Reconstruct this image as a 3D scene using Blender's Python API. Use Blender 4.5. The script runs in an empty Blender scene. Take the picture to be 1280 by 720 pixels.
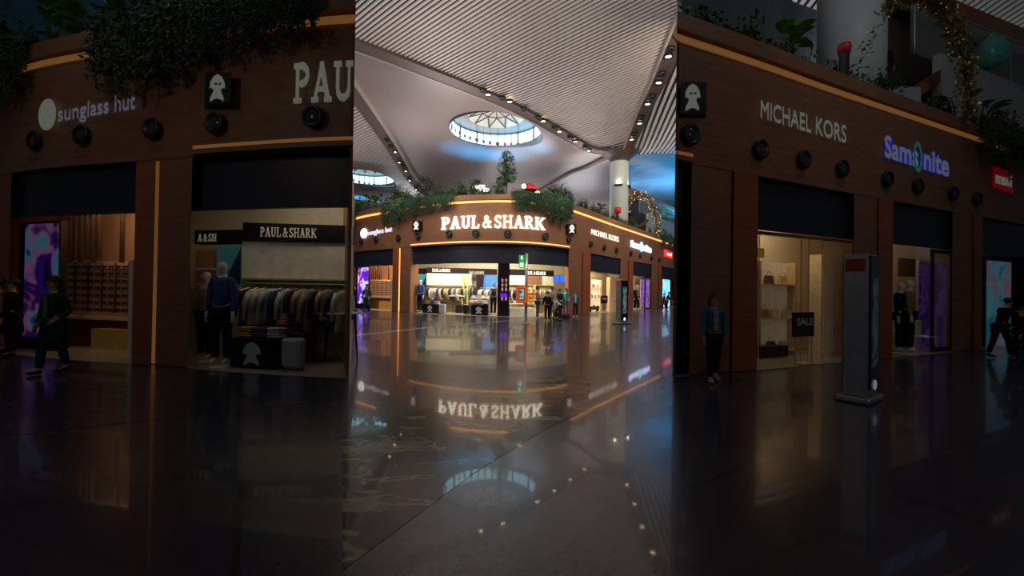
import bpy, math, random
from mathutils import Vector, Matrix, geometry
RND = random.Random(11)
SC = bpy.context.scene
COL = SC.collection
PI = math.pi

# ------------------------------------------------------------------ camera
F, H = 540.0, 1.7
cam_data = bpy.data.cameras.new('camera')
cam_data.lens = F * 36.0 / 1280.0
cam_data.clip_end = 400
cam = bpy.data.objects.new('camera', cam_data)
COL.objects.link(cam)
cam.matrix_world = (Matrix.Translation((0, 0, H)) @ Matrix.Rotation(PI / 2 + math.atan(4.5 / F), 4, 'X')
                    @ Matrix.Rotation(math.radians(0.9), 4, 'Z'))
SC.camera = cam
CM = cam.matrix_world.copy()


def unproj(fx, fy, d):
    return CM @ Vector(((fx - 640) / F * d, (360 - fy) / F * d, -d))


def floor_at(fx, fy):
    r = unproj(fx, fy, 1) - CM.translation
    t = -H / r.z
    return CM.translation + r * t


def hz(fx):
    return 364.5 + math.tan(math.radians(0.9)) * (fx - 640)


# ------------------------------------------------------------------ materials
MATS = {}


def mat(name, c=(.5, .5, .5), rough=.6, metal=0., emis=None, es=0., var=.12, scale=6., spec=.5, alpha=1., trans=0.):
    if name in MATS:
        return MATS[name]
    m = bpy.data.materials.new(name)
    m.use_nodes = True
    nt = m.node_tree
    b = nt.nodes['Principled BSDF']
    b.inputs['Roughness'].default_value = rough
    b.inputs['Metallic'].default_value = metal
    b.inputs['Specular IOR Level'].default_value = spec
    b.inputs['Transmission Weight'].default_value = trans
    b.inputs['Alpha'].default_value = alpha
    tc = nt.nodes.new('ShaderNodeTexCoord')
    no = nt.nodes.new('ShaderNodeTexNoise')
    no.inputs['Scale'].default_value = scale
    no.inputs['Detail'].default_value = 3
    rp = nt.nodes.new('ShaderNodeValToRGB')
    rp.color_ramp.elements[0].position = .3
    rp.color_ramp.elements[1].position = .7
    rp.color_ramp.elements[0].color = tuple(x * (1 - var) for x in c) + (1,)
    rp.color_ramp.elements[1].color = tuple(min(1, x * (1 + var)) for x in c) + (1,)
    nt.links.new(tc.outputs['Object'], no.inputs['Vector'])
    nt.links.new(no.outputs['Fac'], rp.inputs['Fac'])
    nt.links.new(rp.outputs['Color'], b.inputs['Base Color'])
    if emis:
        b.inputs['Emission Color'].default_value = tuple(emis) + (1,)
        b.inputs['Emission Strength'].default_value = es
    MATS[name] = m
    return m


def lin(r, g, b):
    f = lambda v: (v / 255 / 12.92) if v < 11 else ((v / 255 + .055) / 1.055) ** 2.4
    return (f(r), f(g), f(b))


def wood_mat(name, c1, c2):
    m = mat(name, c1, rough=.5, spec=.3)
    nt = m.node_tree
    rp = [n for n in nt.nodes if n.type == 'VALTORGB'][0]
    no = [n for n in nt.nodes if n.type == 'TEX_NOISE'][0]
    tc = [n for n in nt.nodes if n.type == 'TEX_COORD'][0]
    mp = nt.nodes.new('ShaderNodeMapping')
    mp.inputs['Scale'].default_value = (1.2, 1.2, 14)
    nt.links.new(tc.outputs['Object'], mp.inputs['Vector'])
    nt.links.new(mp.outputs['Vector'], no.inputs['Vector'])
    no.inputs['Scale'].default_value = 1.0
    no.inputs['Detail'].default_value = 6
    rp.color_ramp.elements[0].color = tuple(c1) + (1,)
    rp.color_ramp.elements[1].color = tuple(c2) + (1,)
    return m


M_WOOD = wood_mat('wood_panel', (.25, .115, .062), (.33, .16, .09))
M_WOODR = wood_mat('red_wood_panel', (.31, .09, .04), (.40, .13, .055))  # redder copy of the wood: tone of the angled pillar faces' light
M_SHUT = mat('dark_shutter', (.022, .026, .045), .45, var=.1)
M_BLACK = mat('black_paint', (.012, .012, .014), .4)
M_DARKP = mat('dark_band', (.010, .006, .010), .6, spec=.2)
M_CREAM = mat('cream_wall', (.72, .63, .46), .7, var=.05)
M_WHITE = mat('white_paint', (.78, .76, .72), .6, var=.04)
M_OLIVE = mat('olive_panel', (.5, .46, .25), .7)
M_STEEL = mat('brushed_steel', (.55, .53, .52), .35, .85, var=.1)
M_SKIN = mat('skin', (.5, .28, .19), .55, var=.05)
M_MANN = mat('mannequin_white', (.72, .68, .64), .45, var=.03)
M_HAIR = mat('dark_hair', (.03, .018, .012), .5)
M_LEAF = mat('leaf_green', (.045, .12, .03), .5, var=.6, scale=1.4)
M_LEAFD = mat('leaf_dark', (.02, .07, .03), .5, var=.6, scale=1.4)
M_LEAFB = mat('leaf_bright', (.12, .3, .04), .45, var=.5, scale=1.4)
M_BARK = mat('bark', (.09, .06, .04), .8)
M_SOIL = mat('soil', (.04, .028, .02), .9)
M_CEIL = mat('ceiling_metal', (.24, .195, .185), .32, .0, var=.05, scale=.15, spec=.6)
M_SLAT = mat('ceiling_slat', (.51, .46, .445), .45, var=.04, scale=.3)
M_BACK = mat('ceiling_backing', (.03, .022, .024), .8, var=.15, scale=.3)
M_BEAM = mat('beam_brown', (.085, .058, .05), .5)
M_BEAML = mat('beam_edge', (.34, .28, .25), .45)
M_COLW = mat('column_white', (.56, .62, .62), .5, var=.04)
M_GREYW = mat('grey_wall', (.3, .36, .38), .6)
M_WALLW = mat('lounge_white_wall', (.55, .6, .58), .5)


def glow(name, c, s, base=(.8, .8, .8)):
    return mat(name, base, .5, emis=c, es=s)


M_LED = glow('amber_led', (1, .40, .10), 2.2, (.6, .4, .2))
M_LEDLOW = glow('amber_led_dimmed', (1, .42, .10), .11, (.35, .2, .1))
M_SIGN = glow('sign_white', (1, .93, .78), .95, (.25, .25, .22))
M_SIGNBIG = glow('sign_white_large', (1, .92, .72), 2.4)
M_SIGNLOW = glow('sign_white_dimmed', (.95, 1, .85), .085, (.2, .2, .19))
M_LAMP = glow('lamp_warm', (1, .74, .42), 14)
M_GLOBE = glow('globe_warm', (1, .75, .35), 4)
M_BULB = glow('bulb_gold', (1, .68, .2), 2.5)
M_BULBLOW = glow('bulb_gold_dimmed', (1, .7, .22), .16, (.4, .3, .1))


def screen_mat(name, cols, strength, scale=2.5, seed=0.):
    m = bpy.data.materials.new(name)
    m.use_nodes = True
    nt = m.node_tree
    b = nt.nodes['Principled BSDF']
    b.inputs['Base Color'].default_value = (.01, .01, .01, 1)
    b.inputs['Roughness'].default_value = .25
    tc = nt.nodes.new('ShaderNodeTexCoord')
    mp = nt.nodes.new('ShaderNodeMapping')
    mp.inputs['Location'].default_value = (seed, seed * 2, seed)
    no = nt.nodes.new('ShaderNodeTexNoise')
    no.inputs['Scale'].default_value = scale
    no.inputs['Detail'].default_value = 1.5
    no.inputs['Distortion'].default_value = 1.0
    rp = nt.nodes.new('ShaderNodeValToRGB')
    rp.color_ramp.interpolation = 'EASE'
    el = rp.color_ramp.elements
    n = len(cols)
    for i, c in enumerate(cols):
        p = .28 + .44 * i / (n - 1)
        e = el[i] if i < 2 else el.new(p)
        e.position = p
        e.color = tuple(c) + (1,)
    nt.links.new(tc.outputs['Object'], mp.inputs['Vector'])
    nt.links.new(mp.outputs['Vector'], no.inputs['Vector'])
    nt.links.new(no.outputs['Fac'], rp.inputs['Fac'])
    nt.links.new(rp.outputs['Color'], b.inputs['Emission Color'])
    b.inputs['Emission Strength'].default_value = strength
    return m


CLOTHC = {}


def cloth(c):
    k = 'cloth_%02d_%02d_%02d' % tuple(int(x * 99) for x in c)
    return mat(k, c, .85, var=.18, scale=9, spec=.2)


# ------------------------------------------------------------------ mesh builder
class MB:
    def __init__(self):
        self.v, self.f = [], []

    def add(self, vs, fs):
        o = len(self.v)
        self.v += [tuple(x) for x in vs]
        self.f += [tuple(i + o for i in q) for q in fs]

    def hexa(self, a, b, c, d, z0, z1):     # four XY corners, a prism
        self.prism([a, b, c, d], z0, z1)

    def prism(self, poly, z0, z1):
        n = len(poly)
        ar = sum(poly[i][0] * poly[(i + 1) % n][1] - poly[(i + 1) % n][0] * poly[i][1] for i in range(n))
        if ar < 0:
            poly = poly[::-1]
        vs = [(p[0], p[1], z0) for p in poly] + [(p[0], p[1], z1) for p in poly]
        fs = [tuple(range(n))[::-1], tuple(range(n, 2 * n))]
        fs += [(i, (i + 1) % n, n + (i + 1) % n, n + i) for i in range(n)]
        self.add(vs, fs)

    def box(self, c, s, rz=0., mtx=None):
        x, y, z = s[0] / 2, s[1] / 2, s[2] / 2
        vs = [Vector((sx * x, sy * y, sz * z)) for sz in (-1, 1) for sx, sy in ((-1, -1), (1, -1), (1, 1), (-1, 1))]
        if mtx is not None:
            vs = [mtx @ v for v in vs]
        else:
            r = Matrix.Rotation(rz, 3, 'Z')
            vs = [r @ v for v in vs]
        vs = [v + Vector(c) for v in vs]
        self.add(vs, [(3, 2, 1, 0), (4, 5, 6, 7), (0, 1, 5, 4), (1, 2, 6, 5), (2, 3, 7, 6), (3, 0, 4, 7)])

    def bevbox(self, c, s, b, rz=0.):       # box with chamfered vertical edges and softened top
        x, y, z = s[0] / 2, s[1] / 2, s[2] / 2
        r = Matrix.Rotation(rz, 3, 'Z')

        def ring(k, zz):
            pts = [(-x + b, -y + k), (x - b, -y + k), (x - k, -y + b), (x - k, y - b), (x - b, y - k), (-x + b, y - k), (-x + k, y - b), (-x + k, -y + b)]
            return [r @ Vector((p[0], p[1], zz)) + Vector(c) for p in pts]
        rings = [ring(b, -z), ring(0, -z + b), ring(0, z - b), ring(b, z)]
        vs = sum(rings, [])
        fs = [tuple(range(8))[::-1], tuple(range(24, 32))]
        for k in range(3):
            fs += [(k * 8 + i, k * 8 + (i + 1) % 8, k * 8 + 8 + (i + 1) % 8, k * 8 + 8 + i) for i in range(8)]
        self.add(vs, fs)

    def tube(self, pts, r, n=8, caps=True):
        pts = [Vector(p) for p in pts]
        rr = r if isinstance(r, (list, tuple)) else [r] * len(pts)
        vs, fs = [], []
        for i, p in enumerate(pts):
            t = (pts[min(i + 1, len(pts) - 1)] - pts[max(i - 1, 0)])
            if t.length < 1e-9:
                t = Vector((0, 0, 1))
            t.normalize()
            u = t.cross(Vector((0, 0, 1)))
            if u.length < .05:
                u = t.cross(Vector((1, 0, 0)))
            u.normalize()
            w = t.cross(u)
            for k in range(n):
                a = 2 * PI * k / n
                vs.append(p + (u * math.cos(a) + w * math.sin(a)) * rr[i])
        for i in range(len(pts) - 1):
            fs += [(i * n + k, i * n + (k + 1) % n, (i + 1) * n + (k + 1) % n, (i + 1) * n + k) for k in range(n)]
        if caps:
            fs += [tuple(range(n))[::-1], tuple(range((len(pts) - 1) * n, len(pts) * n))]
        self.add(vs, fs)

    def lathe(self, prof, c=(0, 0, 0), n=20, mtx=None):
        vs, fs = [], []
        for (r, z) in prof:
            for k in range(n):
                a = 2 * PI * k / n
                v = Vector((r * math.cos(a), r * math.sin(a), z))
                if mtx is not None:
                    v = mtx @ v
                vs.append(v + Vector(c))
        for i in range(len(prof) - 1):
            fs += [(i * n + k, i * n + (k + 1) % n, (i + 1) * n + (k + 1) % n, (i + 1) * n + k) for k in range(n)]
        fs += [tuple(range(n))[::-1], tuple(range((len(prof) - 1) * n, len(prof) * n))]
        self.add(vs, fs)

    def ball(self, c, r, n=10, sz=None):
        prof = [(max(.001, r * math.sin(PI * k / 6)), -r * math.cos(PI * k / 6)) for k in range(7)]
        s = sz or (1, 1, 1)
        self.lathe(prof, c, n, Matrix.Diagonal(s))

    def build(self, name, m, parent=None, smooth=False, loc=None):
        me = bpy.data.meshes.new(name)
        me.from_pydata(self.v, [], self.f)
        me.update()
        if smooth:
            me.polygons.foreach_set('use_smooth', [True] * len(me.polygons))
        me.materials.append(m)
        o = bpy.data.objects.new(name, me)
        COL.objects.link(o)
        if parent:
            o.parent = parent
        if loc is not None:
            o.location = loc
        return o


def tag(o, label=None, cat=None, group=None, kind=None):
    if label:
        o['label'] = label
    if cat:
        o['category'] = cat
    if group:
        o['group'] = group
    if kind:
        o['kind'] = kind
    return o


def empty(name, loc=(0, 0, 0), rz=0., label=None, cat=None, group=None):
    o = bpy.data.objects.new(name, None)
    o.location = loc
    o.rotation_euler = (0, 0, rz)
    o.empty_display_size = .1
    COL.objects.link(o)
    return tag(o, label, cat, group)


def copy_tree(o, parent=None):
    c = o.copy()
    COL.objects.link(c)
    c.parent = parent
    for ch in list(o.children):
        copy_tree(ch, c)
    return c


ORD = ['first', 'second', 'third', 'fourth', 'fifth', 'sixth', 'seventh', 'eighth', 'ninth', 'tenth', 'eleventh', 'twelfth',
       'thirteenth', 'fourteenth', 'fifteenth', 'sixteenth', 'seventeenth', 'eighteenth', 'nineteenth', 'twentieth'] + ['%dth' % k for k in range(21, 400)]


def struct(mb, name, m, smooth=False):
    return tag(mb.build(name, m, smooth=smooth), kind='structure')


# ------------------------------------------------------------------ shop blocks
class Block:
    """a run of shops: its front is given as bearings and cornice heights"""

    def __init__(s, key, zoom, tops, ztop, zbot, a, b, dim, where):
        s.key, s.zoom, s.ztop, s.zbot, s.a, s.b, s.dim, s.where = key, zoom, ztop, zbot, a, b, dim, where
        s.k = (ztop - H) / (7.9 - H)
        s.t = []
        for px, py in tops:
            fx, fy = s.fr(px, py)
            r = unproj(fx, fy, 1) - CM.translation
            s.t.append((px, 1 / ((ztop - H) / r.z)))

    def fr(s, px, py):
        return 640 + (px - 640) * s.zoom, 360 + (py - 360) * s.zoom

    def d(s, px):
        t = s.t
        if px <= t[0][0]:
            q = t[0][1] + (px - t[0][0]) * (t[1][1] - t[0][1]) / (t[1][0] - t[0][0])
            return 1 / q
        if px >= t[-1][0]:
            q = t[-1][1] + (px - t[-1][0]) * (t[-1][1] - t[-2][1]) / (t[-1][0] - t[-2][0])
            return 1 / q
        for i in range(len(t) - 1):
            if px <= t[i + 1][0]:
                break
        x0, y0 = t[i]
        x1, y1 = t[i + 1]
        sl = (y1 - y0) / (x1 - x0)
        m0 = sl if i == 0 else (t[i + 1][1] - t[i - 1][1]) / (t[i + 1][0] - t[i - 1][0])
        m1 = sl if i == len(t) - 2 else (t[i + 2][1] - t[i][1]) / (t[i + 2][0] - t[i][0])
        w = x1 - x0
        u = (px - x0) / w
        q = (2 * u ** 3 - 3 * u * u + 1) * y0 + (u ** 3 - 2 * u * u + u) * w * m0 + (-2 * u ** 3 + 3 * u * u) * y1 + (u ** 3 - u * u) * w * m1
        return 1 / q

    def xy(s, px, off=0.):
        fx = s.fr(px, 0)[0]
        p = unproj(fx, hz(fx), s.d(px) + off)
        return Vector((p.x, p.y))

    def nrm(s, px):
        t = s.xy(px + .5) - s.xy(px - .5)
        t.normalize()
        return Vector((-t.y, t.x))

    def zz(s, px, py, off=0.):
        fx, fy = s.fr(px, py)
        return unproj(fx, fy, s.d(px) + off).z

    def Z(s, z):
        return H + (z - H) * s.k if z > H else z

    def on(s, px, n):
        if s.key != 'central':
            return s.xy(px, n)
        a = s.xy(px) + s.nrm(px) * n
        u = max(0., min(1., (px - 695) / 25, 1.)) if px > 600 else max(0., min(1., (515 - px) / 20))
        return a.lerp(s.xy(px, n), u if n > 0 else 0)

    def has(s, px):
        return s.a <= px <= s.b

    def clip(s, a, b):
        a, b = max(a, s.a), min(b, s.b)
        return (a, b) if b - a > .4 else None

    def band(s, mb, a, b, z0, z1, o0, o1, step=3.):
        n = max(1, int(math.ceil((b - a) / step)))
        P = [a + (b - a) * i / n for i in range(n + 1)]
        out = [s.on(p, o0) for p in P]
        inn = [s.on(p, o1) for p in P]
        vs = [(q.x, q.y, z0) for q in out] + [(q.x, q.y, z1) for q in out] + [(q.x, q.y, z0) for q in inn] + [(q.x, q.y, z1) for q in inn]
        m = n + 1
        fs = []
        for i in range(n):
            fs += [(i, i + 1, m + i + 1, m + i), (2 * m + i + 1, 2 * m + i, 3 * m + i, 3 * m + i + 1),
                   (m + i, m + i + 1, 3 * m + i + 1, 3 * m + i), (i + 1, i, 2 * m + i, 2 * m + i + 1)]
        fs += [(0, m, 3 * m, 2 * m), (n, 2 * m + n, 3 * m + n, m + n)]
        mb.add(vs, fs)

    def slab(s, mb, a, b, y0, y1, off, th=.08, off2=None, floor=False):
        """upright panel between two bearings, its top and base heights read at its middle"""
        off2 = off if off2 is None else off2
        A, B = s.xy(a, off), s.xy(b, off2)
        t = (B - A).normalized()
        n = Vector((-t.y, t.x)) * th
        pm, om = (a + b) / 2, (off + off2) / 2
        z1 = s.zz(pm, y0, om)
        z0 = 0.004 if floor else max(.004, s.zz(pm, y1, om))
        mb.prism([A, B, B + n, A + n], z0, z1)
        return z0, z1

    def wallz(s, mb, a, oa, b, ob, z0, z1, th=.08):
        A, B = s.xy(a, oa), s.xy(b, ob)
        t = (B - A).normalized()
        n = Vector((-t.y, t.x)) * th
        mb.prism([A, B, B + n, A + n], z0, z1)

    def rz(s, px):
        n = s.nrm(px)
        return math.atan2(n.y, n.x) - PI / 2   # local +Y points into the shop


TOPS_MAIN = [(430, 276.5), (451.6, 269.5), (488.3, 262.9), (520, 257.6), (561.8, 252.2), (600, 250.0), (640, 249.9), (672, 252.6), (705.5, 259.2),
             (735, 269), (767.8, 280.7), (823.7, 299.8), (850, 309)]
MAIN = Block('central', 1.0, TOPS_MAIN, 7.9, 4.9, 432, 848, 1.0, 'central block')
LEFT = Block('left', 3.1605, [t for t in TOPS_MAIN if t[0] < 610], 7.0, 4.42, 433, 576.1, .1, 'near left block')  # added block: the central shops repeated larger, nearer and dim
RIGHT = Block('right', 3.1605, [t for t in TOPS_MAIN if t[0] > 680], 7.1, 4.45, 703.9, 848, .1, 'near right block')  # added block: another dim, enlarged repeat of the central shops
BL = (MAIN, LEFT, RIGHT)


# ------------------------------------------------------------------ text on the fascia
def text_geo(txt, bold=0.):
    cu = bpy.data.curves.new('t', 'FONT')
    cu.body = txt
    cu.offset = bold
    cu.extrude = .0
    cu.resolution_u = 3
    o = bpy.data.objects.new('t', cu)
    COL.objects.link(o)
    dg = bpy.context.evaluated_depsgraph_get()
    me = bpy.data.meshes.new_from_object(o.evaluated_get(dg))
    vs = [v.co.copy() for v in me.vertices]
    fs = [tuple(p.vertices) for p in me.polygons]
    bpy.data.objects.remove(o)
    bpy.data.curves.remove(cu)
    bpy.data.meshes.remove(me)
    x0, x1 = min(v.x for v in vs), max(v.x for v in vs)
    y0, y1 = min(v.y for v in vs), max(v.y for v in vs)
    return [((v.x - x0) / (x1 - x0), (v.y - y0) / (y1 - y0)) for v in vs], fs


def solidify(vs2, fs, fn, t0, t1):
    """flat outline -> lettering with thickness; fn(u, v, t) -> world"""
    n = len(vs2)
    V = [fn(u, v, t0) for u, v in vs2] + [fn(u, v, t1) for u, v in vs2]
    Fc = [tuple(f) for f in fs] + [tuple(i + n for i in f)[::-1] for f in fs]
    cnt = {}
    for f in fs:
        for i in range(len(f)):
            e = (f[i], f[(i + 1) % len(f)])
            cnt[e] = 1
    for (a, b) in cnt:
        if (b, a) not in cnt:
            Fc.append((a, n + a, n + b, b)[::-1])
    return V, Fc


def on_front(B, a, ya0, ya1, b, yb0, yb1, umax=1.):
    """maps (u,v) to the fascia between bearings a..b; v=0 at the lower line, v=1 at the upper"""
    za0, za1, zb0, zb1 = B.zz(a, ya1), B.zz(a, ya0), B.zz(b, yb1), B.zz(b, yb0)

    def fn(u, v, t):
        px = a + (b - a) * u
        p = B.on(px, -t)
        z0, z1 = za0 + (zb0 - za0) * u, za1 + (zb1 - za1) * u
        return Vector((p.x, p.y, z0 + (z1 - z0) * v))
    return fn


def arc(cx, cy, rx, ry, a0, a1, n=12):
    return [(cx + rx * math.cos(math.radians(a0 + (a1 - a0) * i / n)), cy + ry * math.sin(math.radians(a0 + (a1 - a0) * i / n))) for i in range(n + 1)]


def stroke(pts, t):
    """thick open polyline in 2D -> quads"""
    vs, fs = [], []
    P = [Vector(p) for p in pts]
    for i, p in enumerate(P):
        d = (P[min(i + 1, len(P) - 1)] - P[max(i - 1, 0)]).normalized()
        n = Vector((-d.y, d.x))
        tt = t[i] if isinstance(t, list) else t
        vs += [p + n * tt / 2, p - n * tt / 2]
    for i in range(len(P) - 1):
        fs.append((2 * i + 1, 2 * i + 3, 2 * i + 2, 2 * i))
    return [(v.x, v.y) for v in vs], fs


T, TS = .145, .075


def serif(x, y, w=.3):
    return stroke([(x - w / 2, y), (x + w / 2, y)], TS)


GLYPH = {
    'P': (.72, [([(.2, 0), (.2, 1)], T), (arc(.34, .72, .27, .24, 90, -90), T * .9), ([(.2, .96), (.36, .96)], T * .6), ([(.2, .48), (.36, .48)], T * .6),
                ([(.04, .04), (.38, .04)], TS), ([(.04, .96), (.2, .96)], TS)]),
    'A': (.86, [([(.16, .03), (.44, 1)], T * .75), ([(.42, 1), (.70, .03)], T * 1.15), ([(.26, .32), (.6, .32)], TS), ([(.02, .04), (.32, .04)], TS), ([(.54, .04), (.86, .04)], TS)]),
    'U': (.84, [([(.2, .96), (.2, .35)], T), ([(.66, .96), (.66, .35)], T * .75), (arc(.43, .33, .23, .26, 180, 360), T * .9), ([(.03, .96), (.36, .96)], TS), ([(.52, .96), (.82, .96)], TS)]),
    'L': (.72, [([(.2, 0), (.2, 1)], T), ([(.05, .05), (.66, .05)], TS * 1.2), ([(.05, .96), (.38, .96)], TS), ([(.62, .03), (.65, .3)], TS * 1.1)]),
    'S': (.66, [(arc(.33, .73, .21, .2, 25, 210, 10) + [(.3, .52), (.42, .44)] + arc(.33, .26, .22, .21, 30, -155, 10), T * .95),
                ([(.54, .72), (.54, .97)], TS * .9), ([(.1, .03), (.1, .3)], TS * .9)]),
    'H': (.9, [([(.2, 0), (.2, 1)], T), ([(.7, 0), (.7, 1)], T), ([(.2, .5), (.7, .5)], TS * 1.2), ([(.04, .04), (.36, .04)], TS), ([(.04, .96), (.36, .96)], TS),
               ([(.54, .04), (.86, .04)], TS), ([(.54, .96), (.86, .96)], TS)]),
    'R': (.84, [([(.2, 0), (.2, 1)], T), (arc(.34, .74, .25, .22, 90, -90), T * .9), ([(.2, .96), (.36, .96)], T * .6), ([(.2, .52), (.36, .52)], T * .6),
                ([(.04, .04), (.38, .04)], TS), ([(.04, .96), (.2, .96)], TS), ([(.38, .52), (.7, .03)], T), ([(.62, .04), (.84, .04)], TS)]),
    'K': (.88, [([(.2, 0), (.2, 1)], T), ([(.72, .95), (.26, .42)], T * .6), ([(.38, .56), (.74, .04)], T), ([(.04, .04), (.36, .04)], TS), ([(.04, .96), (.36, .96)], TS),
                ([(.58, .04), (.88, .04)], TS), ([(.58, .96), (.84, .96)], TS)]),
    '&': (.86, [([(.74, .06), (.3, .68)] + arc(.4, .8, .13, .14, 200, -20, 8) + [(.44, .6), (.22, .42)] + arc(.33, .24, .19, .2, 130, 300, 8) + [(.6, .22), (.68, .5)], T * .7),
                ([(.56, .52), (.8, .52)], TS), ([(.6, .05), (.84, .05)], TS)]),
    ' ': (.12, []),
}


def serif_geo(txt):
    x = 0.
    V, Fc = [], []
    for ch in txt:
        w, strokes = GLYPH[ch]
        for pts, t in strokes:
            vs, fs = stroke(pts, t)
            o = len(V)
            V += [(x + a, b) for a, b in vs]
            Fc += [tuple(i + o for i in f) for f in fs]
        x += w + .03
    return [(a / x, b) for a, b in V], Fc


def sign(B, geo, fn, m, t0, t1, name, label, parent=None):
    V, Fc = solidify(geo[0], geo[1], fn, t0, t1)
    mb = MB()
    mb.add(V, Fc)
    o = mb.build(name, m, parent)
    if label:
        tag(o, label, 'sign')
    return o


EMB = [([(.12, .5), (.14, .72), (.3, .92), (.5, 1.), (.7, .92), (.86, .72), (.9, .5), (.74, .5), (.68, .4), (.84, .14), (.82, .02), (.66, .1), (.5, .13), (.34, .1), (.16, .0), (.14, .12), (.32, .4), (.26, .5)])]


def emblem_geo():
    pts = EMB[0][::-1]
    n = len(pts)
    c = (.5, .5)
    tri = geometry.tessellate_polygon([[Vector((p[0], p[1], 0)) for p in pts]])
    fs = []
    for t in tri:
        a, b, c2 = [Vector(pts[i]) for i in t]
        cr = (b - a).x * (c2 - a).y - (b - a).y * (c2 - a).x
        fs.append(tuple(t) if cr > 0 else tuple(t)[::-1])
    return pts, fs


EMBG = emblem_geo()


def emblem_on(mb, A, Bp, z0, z1, t):
    """emblem on a vertical face running A -> Bp (XY), standing t in front"""
    A, Bp = Vector(A), Vector(Bp)
    tt = (Bp - A).normalized()
    n = Vector((tt.y, -tt.x))
    V, Fc = solidify(EMBG[0], EMBG[1], lambda u, v, w: (*(A + (Bp - A) * u + n * w), z0 + (z1 - z0) * v), t, t + .012)
    mb.add(V, Fc)
    # two dark eye slots are left as gaps by a darker inlay added by the caller


# ------------------------------------------------------------------ figures
def skin_mesh(verts, edges, radii, sub=1, name='body'):
    me = bpy.data.meshes.new(name)
    me.from_pydata([tuple(v) for v in verts], edges, [])
    o = bpy.data.objects.new(name, me)
    COL.objects.link(o)
    sm = o.modifiers.new('s', 'SKIN')
    sm.use_smooth_shade = True
    for i, r in enumerate(radii):
        sv = me.skin_vertices[0].data[i]
        rr = r if isinstance(r, (tuple, list)) else (r, r)
        sv.radius = rr
        sv.use_root = (i == 0)
    if sub:
        ss = o.modifiers.new('u', 'SUBSURF')
        ss.levels = ss.render_levels = sub
    dg = bpy.context.evaluated_depsgraph_get()
    out = bpy.data.meshes.new_from_object(o.evaluated_get(dg))
    bpy.data.objects.remove(o)
    bpy.data.meshes.remove(me)
    out.polygons.foreach_set('use_smooth', [True] * len(out.polygons))
    return out


def mobj(me, name, m, parent):
    me.materials.clear()
    me.materials.append(m)
    o = bpy.data.objects.new(name, me)
    COL.objects.link(o)
    o.parent = parent
    return o


def rotx(v, a, piv):
    v = Vector(v) - piv
    c, s = math.cos(a), math.sin(a)
    return Vector((v.x, v.y * c - v.z * s, v.y * s + v.z * c)) + piv


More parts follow.
